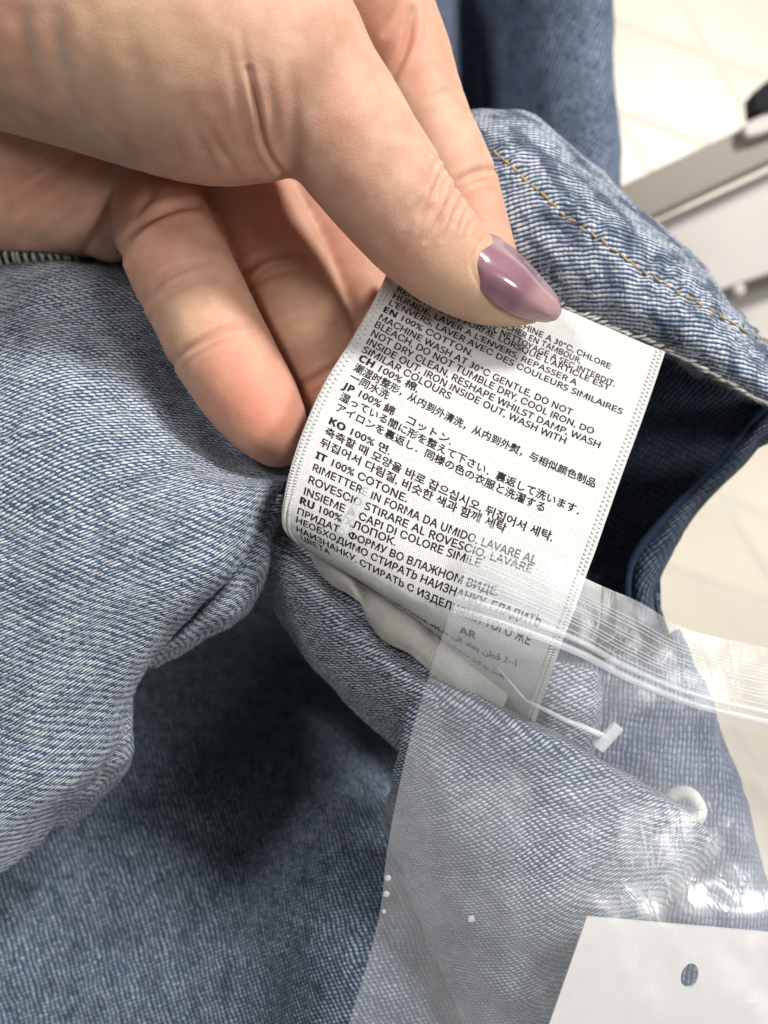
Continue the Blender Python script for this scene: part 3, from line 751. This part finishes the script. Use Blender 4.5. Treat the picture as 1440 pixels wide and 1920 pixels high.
TXT = [
    ([("LAVAGE EN MACHINE A 30°C, CHLORE", 0)], (846, 567), (1147, 682), .50),
    ([("INTERDIT, NE PAS SECHER EN TAMBOUR,", 0)], (800, 566), (1087, 684), .605),
    ([("PROGRAMME TRES DOUX, NETTOYAGE A SEC INTERDIT,", 0)], (745, 535), (1154, 720)),
    ([("REMETTRE EN FORME LORSQUE L'ARTICLE EST", 0)], (741, 548), (1141, 733), .79),
    ([("HUMIDE, LAVER A L'ENVERS, REPASSER A", 0)], (733, 560), (1077, 731), .925),
    ([("L'ENVERS, LAVER AVEC DES COULEURS SIMILAIRES", 0)], (726, 572), (1166, 776), 1.06),
    ([("EN ", 1), ("100% COTTON.", 0)], (714, 587), (884, 671), 1.21),
    ([("MACHINE WASH AT 30°C GENTLE, DO NOT", 0)], (708, 598), (1067, 789), 1.37),
    ([("BLEACH, DO NOT TUMBLE DRY, COOL IRON, DO", 0)], (700, 612), (1108, 823)),
    ([("NOT DRY CLEAN, RESHAPE WHILST DAMP, WASH", 0)], (693, 628), (1120, 848)),
    ([("INSIDE OUT, IRON INSIDE OUT, WASH WITH", 0)], (685, 644), (1054, 844)),
    ([("SIMILAR COLOURS", 0)], (677, 659), (850, 736)),
    ([("CH ", 1), ("100% 棉,", 0)], (670, 675), (790, 722)),
    ([("潮湿时整形，从内到外清洗，从内到外熨，与相似颜色制品", 0)], (661, 693), (1110, 926)),
    ([("一同水洗", 0)], (653, 710), (731, 740)),
    ([("JP ", 1), ("100% 綿　コットン.", 0)], (642, 728), (853, 815)),
    ([("湿っている間に形を整えて下さい．裏返して洗います．", 0)], (635, 748), (1078, 984)),
    ([("アイロンを裏返し．同様の色の衣服と洗濯する", 0)], (627, 768), (1015, 970)),
    ([("KO ", 1), ("100% 면.", 0)], (614, 793), (738, 834)),
    ([("축축할 때 모양을 바로 잡으십시오, 뒤집어서 세탁.", 0)], (607, 813), (1030, 1028)),
    ([("뒤집어서 다림질, 비슷한 색과 함께 세탁", 0)], (598, 834), (950, 988)),
    ([("IT ", 1), ("100% COTONE.", 0)], (590, 858), (770, 919)),
    ([("RIMETTERE IN FORMA DA UMIDO, LAVARE AL", 0)], (584, 881), (1000, 1066)),
    ([("ROVESCIO STIRARE AL ROVESCIO, LAVARE", 0)], (576, 904), (991, 1088)),
    ([("INSIEME A CAPI DI COLORE SIMILE", 0)], (568, 926), (900, 1062)),
    ([("RU ", 1), ("100% ХЛОПОК.", 0)], (560, 943), (745, 1010)),
    ([("ПРИДАТЬ ФОРМУ ВО ВЛАЖНОМ ВИДЕ.", 0)], (556, 962), (933, 1114)),
    ([("НЕОБХОДИМО СТИРАТЬ НАИЗНАНКУ. ГЛАДИТЬ", 0)], (554, 978), (1012, 1172)),
    ([("НАИЗНАНКУ. СТИРАТЬ С ИЗДЕЛИЯМИ ТОГО ЖЕ", 0)], (555, 992), (991, 1215), 5.29),
    ([("ЦВЕТА", 0)], (562, 1004), (618, 1030), 5.45),
    ([("AR", 1)], (862, 1186), (892, 1198)),
    ([(shape_ar("١٠٠٪ قطن يعاد الى شكله عندما يكون رطبا"), 0)], (688, 1112), (968, 1250)),
    ([(shape_ar("يغسل مع الوان مشابهة يجب ان تقلب الى الداخل"), 0)], (740, 1150), (945, 1272)),
    ([(shape_ar("عند الكي"), 0)], (885, 1262), (933, 1290)),
]
for p_ in TXT: print_line(*p_)
# raised selvedge beads along both long edges of the label
sv = []; sf = []
bm = bmesh.new(); bmesh.ops.create_icosphere(bm, subdivisions=1, radius=1.0)
bv = np.array([x.co[:] for x in bm.verts]); bf = [[x.index for x in f.verts] for f in bm.faces]; bm.free()
for col, rows_n in ((1.2, 2), (nul - 2.4, 2)):
    for q in range(rows_n):
        n_b = 118
        for k in range(n_b):
            fi = np.array([(k + .5 * q + .3) / n_b * (nvl - 3)]); fj = np.array([col + (q * 1.7 if col < 10 else -q * 1.7)])
            c = lab_point(fi, fj, .004)[0]
            ii = int(fi[0]); t = Gl[min(ii + 1, nvl - 1), int(col)] - Gl[ii, int(col)]; t /= np.linalg.norm(t); nn = LB.N[ii, int(col)]; s = np.cross(t, nn)
            base = len(sv)
            for x in bv: sv.append(c + t * x[0] * .026 + s * x[1] * .030 + nn * x[2] * .016)
            sf += [[y + base for y in f] for f in bf]
tag(mesh_obj('selvedge', sv, sf, M['satin'], LB.o, uv=np.array(sv)[:, :2]), kind='stuff')

# crumpled tape behind
TP = patch('cotton_tape', [
    [(560, 985, -1.00), (572, 1010, -0.85), (588, 1045, -1.05), (600, 1068, -1.10)],
    [(600, 1010, -1.00), (612, 1045, -0.75), (622, 1075, -0.80), (628, 1098, -0.95)],
    [(650, 1030, -1.00), (655, 1070, -0.70), (662, 1100, -0.55), (668, 1122, -0.65)],
    [(700, 1050, -1.00), (698, 1110, -0.80), (692, 1145, -0.85), (690, 1160, -1.05)],
    [(740, 1080, -1.00), (735, 1135, -0.70), (728, 1180, -0.70), (722, 1200, -0.90)],
    [(790, 1110, -1.00), (782, 1165, -0.60), (776, 1205, -0.50), (772, 1228, -0.65)],
    [(840, 1140, -1.00), (830, 1200, -0.70), (820, 1240, -0.70), (812, 1262, -0.90)],
    [(900, 1190, -1.00), (885, 1240, -0.70), (872, 1280, -0.65), (862, 1302, -0.90)],
    [(980, 1260, -1.10), (960, 1290, -0.80), (945, 1320, -0.80), (935, 1340, -1.10)],
], 40, 110, M['cotton'], None, .03, 1.2, .03, seed=13)
tag(TP.o, 'crumpled off-white cotton tape showing beneath the curled lower edge of the care label', 'tape')

# ------------------------------------------------------------------ hand
def seg_chain(pts, n=5):
    p = np.array([list(P(x, y, z)) + [r * (CAM - z) / FPX] for x, y, z, r in pts])
    return cr_u(p, (len(p) - 1) * n + 1)
GR = {
    'thenar': [(-420, -260, .1, 330), (-100, -92, .25, 283), (150, -8, .35, 273), (370, 88, .42, 243), (462, 112, .42, 220)],
    'thumb': [(470, 20, .35, 150), (545, 90, .38, 130), (630, 222, .34, 126), (705, 328, .2, 117), (765, 408, .0, 105), (812, 460, -.14, 96), (860, 505, -.27, 84), (912, 543, -.42, 66), (958, 566, -.58, 46), (992, 580, -.70, 28)],
    'index': [(600, -320, -1.5, 115), (668, -140, -1.6, 104), (722, 20, -1.68, 94), (760, 112, -1.75, 88), (798, 229, -1.8, 84), (841, 330, -1.8, 84), (870, 408, -1.82, 79), (898, 489, -1.82, 72), (925, 565, -1.8, 63), (945, 620, -1.85, 48)],
    'web': [(560, -160, -.7, 150), (650, -60, -.9, 110), (700, 60, -1.3, 66)],
    'middle': [(480, 200, -3.4, 110), (594, 390, -3.1, 92), (654, 500, -2.8, 86), (702, 600, -2.5, 80), (740, 690, -2.15, 70), (760, 740, -2.15, 52)],
    'ring': [(420, 270, -2.9, 95), (455, 365, -2.50, 93), (531, 500, -2.22, 87), (592, 640, -2.05, 82), (630, 735, -1.85, 74), (652, 785, -1.85, 56)],
    'little': [(300, 350, -2.5, 88), (318, 455, -1.75, 97), (386, 596, -1.35, 96), (447, 708, -1.15, 93), (494, 780, -1.1, 79), (518, 818, -1.15, 60)],
    'palm': [(-420, 180, -2.0, 260), (-60, 270, -2.3, 198), (80, 305, -2.5, 168), (165, 350, -2.6, 128)],
    'mound': [(300, 270, -2.6, 95), (262, 345, -2.45, 88), (205, 425, -2.5, 64)],
    'backing': [(-200, 60, -2.2, 260), (200, 170, -2.8, 200), (420, 190, -3.0, 170), (620, 60, -2.6, 150), (700, -120, -2.2, 130)],
}
CH = {k: seg_chain(v) for k, v in GR.items()}
def chain_sdf(p, ch):
    d = None
    for a, b in zip(ch[:-1], ch[1:]):
        ba = b[:3] - a[:3]; L = (ba * ba).sum()
        h = np.clip(((p - a[:3].astype(np.float32)) @ ba.astype(np.float32)) / L, 0, 1)
        q = np.sqrt(((p - a[:3].astype(np.float32) - h[..., None] * ba.astype(np.float32)) ** 2).sum(-1)) - (a[3] + (b[3] - a[3]) * h)
        d = q if d is None else np.minimum(d, q)
    return d
def smin(a, b, k):
    h = np.maximum(k - np.abs(a - b), 0) / k
    return np.minimum(a, b) - h * h * k * .25
h = .054
lo = np.array([-9.4, .2, -4.0]); hi = np.array([3.1, 9.9, 2.9])
nx, ny, nz = np.ceil((hi - lo) / h).astype(int)
F = np.full((nx, ny, nz), 9.0, np.float32)
KS = {'thenar': .1, 'thumb': .20, 'index': .12, 'web': .35, 'middle': .06, 'ring': .05, 'little': .05, 'palm': .12, 'mound': .06, 'backing': .25}
for name in ('backing', 'palm', 'mound', 'web', 'index', 'middle', 'ring', 'little', 'thenar', 'thumb'):
    ch = CH[name]; r = ch[:, 3].max() + .6
    i0 = np.clip(((ch[:, :3].min(0) - r - lo) / h).astype(int), 0, [nx, ny, nz]); i1 = np.clip(((ch[:, :3].max(0) + r - lo) / h).astype(int) + 1, 0, [nx, ny, nz])
    sl = tuple(slice(a, b) for a, b in zip(i0, i1))
    g = np.stack(np.meshgrid(*[(np.arange(a, b) * h + o_).astype(np.float32) for a, b, o_ in zip(i0, i1, lo)], indexing='ij'), -1)
    F[sl] = smin(F[sl], chain_sdf(g, ch).astype(np.float32), KS[name])
# furrows where neighbouring fingers press together
def furrow(n1, n2, r):
    c1, c2 = CH[n1], CH[n2]
    a = np.vstack([c1[:, :3], c2[:, :3]]); i0 = np.clip(((a.min(0) - 1.3 - lo) / h).astype(int), 0, [nx, ny, nz]); i1 = np.clip(((a.max(0) + 1.3 - lo) / h).astype(int) + 1, 0, [nx, ny, nz])
    sl = tuple(slice(p, q) for p, q in zip(i0, i1))
    g = np.stack(np.meshgrid(*[(np.arange(p, q) * h + o_).astype(np.float32) for p, q, o_ in zip(i0, i1, lo)], indexing='ij'), -1)
    d1 = chain_sdf(g, c1); d2 = chain_sdf(g, c2); m = np.maximum(d1, d2) < .45
    F[sl] = np.where(m, np.maximum(F[sl], (F[sl] + r - np.abs(d1 - d2)) * .7071), F[sl])
def surface_nets(F, lo, h):
    s = F < 0
    c = np.zeros(tuple(np.array(F.shape) - 1), np.int8)
    for dx in (0, 1):
        for dy in (0, 1):
            for dz in (0, 1): c += s[dx:F.shape[0] - 1 + dx, dy:F.shape[1] - 1 + dy, dz:F.shape[2] - 1 + dz]
    act = np.argwhere((c > 0) & (c < 8)); ids = np.full(c.shape, -1, np.int32); ids[tuple(act.T)] = np.arange(len(act))
    acc = np.zeros((len(act), 3)); cnt = np.zeros(len(act))
    cor = [(a, b, d) for a in (0, 1) for b in (0, 1) for d in (0, 1)]
    for a in cor:
        for b in cor:
            if sum(abs(p - q) for p, q in zip(a, b)) != 1 or a > b: continue
            fa = F[tuple((act + a).T)]; fb = F[tuple((act + b).T)]
            m = (fa < 0) != (fb < 0); t = np.where(m, fa / np.where(m, fa - fb, 1), 0)[:, None]
            pt = np.array(a) + (np.array(b) - np.array(a)) * t
            acc[m] += pt[m]; cnt[m] += 1
    V = (act + acc / cnt[:, None]) * h + lo
    Q = []
    for ax in range(3):
        sl0 = [slice(None)] * 3; sl1 = [slice(None)] * 3; sl0[ax] = slice(0, -1); sl1[ax] = slice(1, None)
        s0 = s[tuple(sl0)]; s1 = s[tuple(sl1)]; e = np.argwhere(s0 != s1)
        o1, o2 = [k for k in range(3) if k != ax]
        e = e[(e[:, o1] > 0) & (e[:, o2] > 0) & (e[:, o1] < c.shape[o1]) & (e[:, o2] < c.shape[o2])]
        inside = s[tuple(e.T)]
        def cell(d1, d2):
            q = e.copy(); q[:, o1] -= d1; q[:, o2] -= d2; return ids[tuple(q.T)]
        q = np.stack([cell(0, 0), cell(1, 0), cell(1, 1), cell(0, 1)], 1)
        flip = inside if ax != 1 else ~inside
        q[~flip] = q[~flip][:, ::-1]
        Q.append(q)
    Q = np.vstack(Q); Q = Q[(Q >= 0).all(1)]
    return V, Q
HV, HQ = surface_nets(F, lo, h)
# subdivide once and relax, then carve the creases on the finer mesh
tmp = bpy.data.meshes.new('tmp'); tmp.from_pydata(HV.tolist(), [], HQ.tolist()); tmp.update()
to = bpy.data.objects.new('tmp', tmp); C.objects.link(to)
ms = to.modifiers.new('s', 'SMOOTH'); ms.iterations = 6; ms.factor = .5
md = to.modifiers.new('d', 'SUBSURF'); md.levels = 1; md.render_levels = 1
dg = bpy.context.evaluated_depsgraph_get(); ev = to.evaluated_get(dg); em = ev.to_mesh()
nvh = len(em.vertices); co = np.empty(nvh * 3, np.float32); em.vertices.foreach_get('co', co); co = co.reshape(-1, 3).astype(float)
no = np.empty(nvh * 3, np.float32); em.vertices.foreach_get('normal', no); no = no.reshape(-1, 3).astype(float)
pq = np.empty(len(em.loops), np.int32); em.loops.foreach_get('vertex_index', pq); pq = pq.reshape(-1, 4)
ev.to_mesh_clear(); bpy.data.objects.remove(to); bpy.data.meshes.remove(tmp)
gn = list(CH); gd = np.stack([chain_sdf(co.astype(np.float32), CH[g]) for g in gn], 1); gid = np.argmin(gd, 1)
px = proj(co)
def near(groups, poly):
    m = np.isin(gid, [gn.index(g) for g in groups])
    q = cr(np.array(poly, float), 60) if len(poly) > 2 else cr(np.array(poly, float), 40)
    d = np.full(nvh, 1e3)
    ii = np.where(m)[0]; bb = (px[ii, 0] > q[:, 0].min() - 80) & (px[ii, 0] < q[:, 0].max() + 80) & (px[ii, 1] > q[:, 1].min() - 80) & (px[ii, 1] < q[:, 1].max() + 80) & (no[ii, 2] > -.1)
    ii = ii[bb]
    if len(ii) == 0: return d, d * 0
    dd = np.sqrt(((px[ii, None, :] - q[None]) ** 2).sum(-1)); k = dd.argmin(1)
    d[ii] = dd.min(1)
    tt = np.zeros(nvh); tt[ii] = k / (len(q) - 1)
    return d, np.sin(np.pi * np.clip(tt * .86 + .07, 0, 1)) ** .6
CREASES = [
    (('thenar', 'thumb'), [(466, 130), (475, 170), (484, 211), (494, 264), (510, 300), (532, 328)], .060, 6, .7),
    (('thenar', 'thumb'), [(452, 60), (460, 110), (472, 160), (486, 220)], .016, 8, .2),
    (('thenar', 'thumb'), [(428, 90), (440, 170), (455, 240), (470, 300)], .014, 9, .12),
    (('thenar', 'thumb'), [(385, 225), (405, 265), (427, 300), (445, 325)], .02, 8, .2),
    (('thenar', 'thumb'), [(350, 190), (370, 250), (395, 300)], .02, 14, .1),
    (('thenar', 'thumb'), [(500, 120), (512, 200), (525, 270)], .012, 8, .1),
    (('thumb', 'thenar'), [(548, 130), (552, 220), (545, 310)], .022, 12, .1),
    (('thenar',), [(100, 30), (110, 100), (125, 170), (150, 230)], .03, 20, .08),
    (('thenar',), [(40, 30), (48, 110), (60, 180)], .03, 18, .08),
    (('thenar',), [(240, 40), (245, 110), (270, 200)], .02, 22, .05),
    (('thumb',), [(842, 300), (830, 322), (815, 355), (800, 395), (784, 430)], .025, 5, .35),
    (('thumb',), [(858, 338), (850, 360), (838, 385), (819, 423), (800, 451)], .028, 5, .4),
    (('thumb',), [(832, 290), (815, 310), (808, 340)], .018, 5, .25),
    (('thumb',), [(845, 325), (832, 345), (826, 370)], .018, 4, .25),
    (('thumb',), [(868, 365), (858, 390), (845, 420), (832, 448)], .022, 5, .2),
    (('thumb',), [(880, 385), (868, 405), (862, 430)], .015, 4, .15),
    (('thumb',), [(895, 405), (880, 425), (872, 450)], .015, 4, .15),
    (('thumb',), [(760, 420), (775, 395), (800, 370)], .012, 7, .05),
    (('thumb',), [(915, 436), (898, 458), (886, 488), (888, 515), (900, 538)], .014, 4, .15),
    (('little', 'mound', 'palm', 'backing'), [(226, 484), (244, 442), (285, 407), (330, 389), (372, 386)], .085, 8, .5),
    (('little', 'mound', 'palm', 'backing'), [(300, 330), (285, 360), (262, 400), (240, 430)], .03, 10, .3),
    (('little',), [(270, 575), (279, 558), (308, 521), (350, 500), (395, 490)], .045, 8, .45),
    (('little',), [(285, 592), (300, 565), (330, 540), (370, 525)], .022, 8, .2),
    (('little',), [(318, 700), (333, 671), (371, 646), (433, 617), (470, 612)], .040, 7, .4),
    (('little',), [(340, 690), (380, 660), (440, 632), (480, 630)], .022, 6, .25),
    (('little',), [(355, 655), (400, 622), (450, 600)], .015, 6, .15),
    (('ring',), [(430, 535), (446, 521), (487, 487), (542, 475), (575, 480)], .045, 8, .45),
    (('ring',), [(445, 560), (462, 545), (510, 515), (570, 505)], .03, 7, .3),
    (('ring',), [(455, 545), (500, 505), (560, 490)], .02, 5, .2),
    (('ring',), [(540, 738), (554, 729), (600, 704), (640, 680)], .045, 7, .45),
    (('ring',), [(500, 640), (540, 615), (600, 595)], .012, 6, .1),
    (('ring',), [(490, 610), (530, 590), (590, 570)], .012, 6, .1),
    (('palm', 'mound', 'backing'), [(245, 300), (237, 315), (204, 396), (154, 470)], .07, 8, .6),
    (('palm', 'mound', 'backing'), [(20, 400), (80, 350), (140, 300), (160, 275)], .06, 12, .4),
    (('palm',), [(60, 460), (110, 420), (160, 380)], .025, 10, .2),
    (('palm',), [(0, 330), (60, 320), (120, 290)], .03, 12, .2),
    (('index',), [(845, 352), (857, 340), (895, 322), (935, 318)], .04, 7, .35),
    (('index',), [(860, 356), (890, 342), (925, 335)], .018, 6, .15),
    (('index', 'web', 'backing'), [(728, 165), (735, 145), (753, 110), (767, 70), (775, 20)], .08, 8, .6),
    (('index',), [(800, 190), (840, 170), (870, 168)], .012, 7, .08),
    (('index', 'web'), [(720, 60), (740, 20), (750, -20)], .03, 8, .25),
]
disp = np.zeros(nvh); crease_red_shade = np.zeros(nvh)
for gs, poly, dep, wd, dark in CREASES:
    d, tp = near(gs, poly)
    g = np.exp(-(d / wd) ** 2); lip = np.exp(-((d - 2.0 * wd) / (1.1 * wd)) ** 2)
    disp += tp * dep * (-g + .32 * lip); crease_red_shade = np.maximum(crease_red_shade, tp * dark * np.exp(-(d / (wd * .8)) ** 2))
furw = np.zeros(nvh)
for g1, g2, dep in (('little', 'ring', .02), ('ring', 'middle', .02)):
    a_, b_ = gd[:, gn.index(g1)], gd[:, gn.index(g2)]
    fw_ = np.exp(-((a_ - b_) / .12) ** 2) * (np.maximum(a_, b_) < .25); disp -= dep * fw_; furw = np.maximum(furw, fw_)
# knuckle pebbling on the thumb and soft unevenness everywhere
for (cx, cy, rad, amp, sc) in ((838, 350, 60, .024, 5.0), (820, 400, 60, .02, 6.0)):
    ww = np.exp(-(((px - np.array([cx, cy])) ** 2).sum(1)) / rad ** 2) * (gid == gn.index('thumb'))
    ii = np.where(ww > .03)[0]
    disp[ii] += ww[ii] * amp * np.array([mnoise.noise(Vector(co[k] * sc)) for k in ii])
sub = np.array([mnoise.fractal(Vector(co[k] * 1.1), 1.0, 2.0, 3) for k in range(nvh)])
disp += sub * .022
flat = (no[:, 2] > -.2)
co2 = co + no * (disp * flat)[:, None]
ee = np.vstack([pq[:, [0, 1]], pq[:, [1, 2]], pq[:, [2, 3]], pq[:, [3, 0]]])
deg = np.bincount(ee.ravel(), minlength=nvh)[:, None]
for _ in range(14):                              # relax the mesh where two fingers meet
    ac = np.zeros_like(co2)
    for k in range(3): ac[:, k] = np.bincount(ee[:, 0], co2[ee[:, 1], k], nvh) + np.bincount(ee[:, 1], co2[ee[:, 0], k], nvh)
    co2 += (ac / deg - co2) * (.6 * np.clip(furw * 1.6, 0, 1))[:, None]
# blood flush / paler zones; creases reddened, with recess shade painted in
col = np.zeros((nvh, 4), np.float32); col[:, 3] = 1
def spot(groups, x, y, rx, amt, ch):
    m = np.isin(gid, [gn.index(g) for g in groups])
    col[:, ch] += m * amt * np.exp(-(((px - np.array([x, y])) ** 2).sum(1)) / rx ** 2)
spot(('little',), 470, 740, 95, .75, 0); spot(('little',), 430, 655, 50, .35, 0); spot(('little',), 520, 820, 80, .35, 0)
spot(('little',), 350, 590, 60, .2, 1); spot(('little',), 300, 470, 60, .25, 0)
spot(('ring',), 480, 420, 80, .35, 0); spot(('ring',), 620, 740, 70, .5, 0); spot(('ring',), 560, 600, 70, .25, 1)
spot(('mound', 'little', 'backing'), 285, 355, 70, .5, 0); spot(('palm',), 60, 370, 60, .35, 0); spot(('palm',), 150, 300, 50, .3, 0)
spot(('middle',), 640, 480, 120, .4, 0)
spot(('thumb',), 860, 530, 60, .45, 1); spot(('thumb',), 940, 590, 50, .5, 1); spot(('thumb',), 600, 150, 120, .25, 0); spot(('thumb',), 760, 460, 60, .2, 0)
spot(('index',), 800, 80, 90, .4, 0); spot(('index',), 880, 400, 60, .3, 0); spot(('web',), 720, 60, 90, .5, 0)
spot(('thenar',), 240, 60, 160, .4, 1); spot(('thenar',), 30, 60, 60, .2, 0); spot(('thenar',), 420, 260, 90, .2, 0)
col[:, 2] = crease_red_shade; col[:, 2] *= .4; np.clip(col, 0, 1, out=col)
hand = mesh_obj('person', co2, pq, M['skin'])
for poly in ([(112, -10), (108, 60), (122, 120), (138, 200), (180, 260)], [(122, 120), (180, 150), (250, 190)], [(50, 0), (60, 80), (90, 150)]):
    d, tp = near(('thenar',), poly); col[:, 3] -= .8 * tp * np.exp(-(d / 13) ** 2)
col[:, 3] = np.clip(col[:, 3], 0, 1)
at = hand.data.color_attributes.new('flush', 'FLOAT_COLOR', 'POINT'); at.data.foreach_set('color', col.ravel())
tag(hand, 'bare right hand with a mauve painted thumbnail pinching the white care label', 'person')

NL = patch('fingernail', [
    [(890, 520, .20), (888, 490, .36), (898, 460, .30), (915, 437, -.06)],
    [(900, 542, .20), (914, 505, .36), (930, 472, .22), (938, 446, -.22)],
    [(936, 574, .05), (962, 534, .22), (978, 502, .06), (986, 486, -.40)],
    [(974, 594, -.14), (1000, 564, .0), (1016, 542, -.12), (1022, 526, -.50)],
    [(1008, 603, -.30), (1032, 590, -.20), (1045, 570, -.28), (1044, 553, -.52)],
    [(1024, 605, -.40), (1044, 599, -.34), (1053, 582, -.38), (1049, 563, -.54)],
], 40, 60, M['nail'], hand)
solidify(NL.o, .07)
NL.o['label'] = 'glossy mauve gel-polished thumbnail'

# ------------------------------------------------------------------ plastic bag, tag, fastener
bag = empty('zip_bag')
tag(bag, 'clear resealable plastic bag with ribbed zip strip lying over the label and denim', 'plastic bag')
BR = [
    [(893, 965, .50), (1010, 1037, .50), (1110, 1090, .36), (1200, 1130, .05), (1290, 1180, -.3), (1440, 1215, -.5), (1600, 1255, -.5)],
    [(850, 1130, .52), (960, 1165, .56), (1080, 1212, .45), (1180, 1265, .1), (1300, 1312, -.25), (1440, 1345, -.4), (1600, 1372, -.4)],
    [(808, 1255, .40), (930, 1290, .42), (1060, 1330, .25), (1190, 1370, -.1), (1320, 1420, -.45), (1440, 1440, -.5), (1600, 1460, -.4)],
    [(768, 1392, .20), (900, 1430, .0), (1050, 1460, -.2), (1200, 1490, -.4), (1340, 1530, -.6), (1440, 1550, -.6), (1600, 1570, -.4)],
    [(728, 1580, .0), (860, 1590, -.1), (1010, 1610, -.2), (1170, 1630, -.3), (1310, 1640, -.4), (1440, 1650, -.4), (1600, 1660, -.3)],
    [(706, 1740, -.1), (840, 1750, -.1), (980, 1760, .0), (1130, 1770, .1), (1290, 1780, .1), (1440, 1790, .0), (1600, 1800, .0)],
    [(632, 1990, -.3), (780, 2000, -.2), (930, 2010, .0), (1090, 2020, .1), (1270, 2030, .1), (1440, 2040, .0), (1600, 2050, .0)],
]
BF = patch('front_film', BR, 120, 120, M['film'], bag, .07, .8, 0, seed=21)
BB = patch('back_film', [[(x, y, z - (.18 if i in (0, 1) else .30 if i < 5 else .62)) for x, y, z in r] for i, r in enumerate(BR)], 90, 90, M['film_back'], bag, .10, .8, 0, seed=22)
nvb = 120
def bag_curve(row, off=0.0, n=110):
    g = BF.G[min(row, nvb - 1)] + BF.N[min(row, nvb - 1)] * off
    return g[np.linspace(0, len(g) - 1, n).astype(int)]
zr = int(119 * 1 / 6)
for k, (row, r) in enumerate(((zr - 1, .045), (zr + 2, .045), (zr + 3, .02))):
    tube('zip_track', bag_curve(row, .03), r, M['rib'], bag, 8)
for row in (5, 6, 7, 9, 10, 12, 13, 14, 16):
    tube('rib', bag_curve(row, .008), .009, M['rib'], bag, 6)
# little welded bumps on the side seam and film
bm = bmesh.new(); bmesh.ops.create_uvsphere(bm, u_segments=12, v_segments=8, radius=1.0)
dm = bpy.data.meshes.new('bump'); bm.to_mesh(dm); bm.free(); dm.materials.append(M['rib']); dm.polygons.foreach_set('use_smooth', [True] * len(dm.polygons))
for x, y, r in ((727, 1650, .05), (725, 1680, .05), (880, 1722, .055), (718, 1706, .035)):
    c, n = on(BF, x, y); o = bpy.data.objects.new('bump', dm); C.objects.link(o); o.parent = bag; o.location = c * S; o.scale = (r * S, r * S, r * .6 * S)

def holed_card(name, outer, hole_c, hole_r, z0, th, mat):
    bm = bmesh.new()
    ov = [bm.verts.new(Vector(p) * S) for p in outer]
    hv = [bm.verts.new(Vector((hole_c + np.array([math.cos(a) * hole_r * .80 * .96 + math.sin(a) * hole_r * 1.2 * .28, -math.cos(a) * hole_r * .80 * .28 + math.sin(a) * hole_r * 1.2 * .96, 0]))) * S) for a in np.linspace(0, 2 * math.pi, 40, endpoint=False)]
    es = [bm.edges.new((l[k], l[(k + 1) % len(l)])) for l in (ov, hv) for k in range(len(l))]
    r = bmesh.ops.triangle_fill(bm, edges=es, use_beauty=True, use_dissolve=False)
    bmesh.ops.recalc_face_normals(bm, faces=bm.faces)
    me = bpy.data.meshes.new(name); bm.to_mesh(me); bm.free(); me.materials.append(mat)
    o = bpy.data.objects.new(name, me); C.objects.link(o); solidify(o, th, 0.0); return o
cz = -.24
TG = holed_card('paper_tag', [P(1100, 1718, cz), P(1600, 1762, cz), P(1600, 2200, cz), P(960, 2200, cz), P(1029, 1920, cz)][::1], P(1292, 1828, cz), .155, cz, .05, M['card'])
tag(TG, 'plain white card tag with one round hole inside the plastic bag at the bottom right', 'tag')

fas = empty('tag_fastener'); tag(fas, 'clear nylon tag fastener with T-bar ends threaded through the care label', 'tag fastener')
def tbar(a, b, za, zb, wd, th):
    box_between('crossbar', P(*a, za), P(*b, zb), wd, th, M['nylon'], fas, .03)
tbar((1120, 1404), (1160, 1360), .62, .62, .17, .13)
tbar((638, 1002), (690, 915), .22, .20, .13, .08)
tube('filament', cr([P(985, 1312, -.1), P(1020, 1330, .25), P(1060, 1350, .50), P(1100, 1366, .60), P(1140, 1384, .62)], 24), np.linspace(.022, .05, 24), M['nylon'], fas, 8)
tube('filament', cr([P(664, 958, .20), P(668, 966, -.2), P(760, 1050, -.5), P(985, 1312, -.1)], 24), .02, M['nylon'], fas, 6)

ring = [P(1282 + 30 * math.cos(t) * (1 + .1 * math.sin(2 * t)), 1516 + 30 * math.sin(t), -1.55 + .12 * math.cos(t)) for t in np.linspace(0, 2 * math.pi, 40)]
RG = tube('cord_loop', ring, .11, M['cord'], None, 10)
tag(RG, 'small cream cord loop poking out behind the denim flap under the bag', 'cord loop')
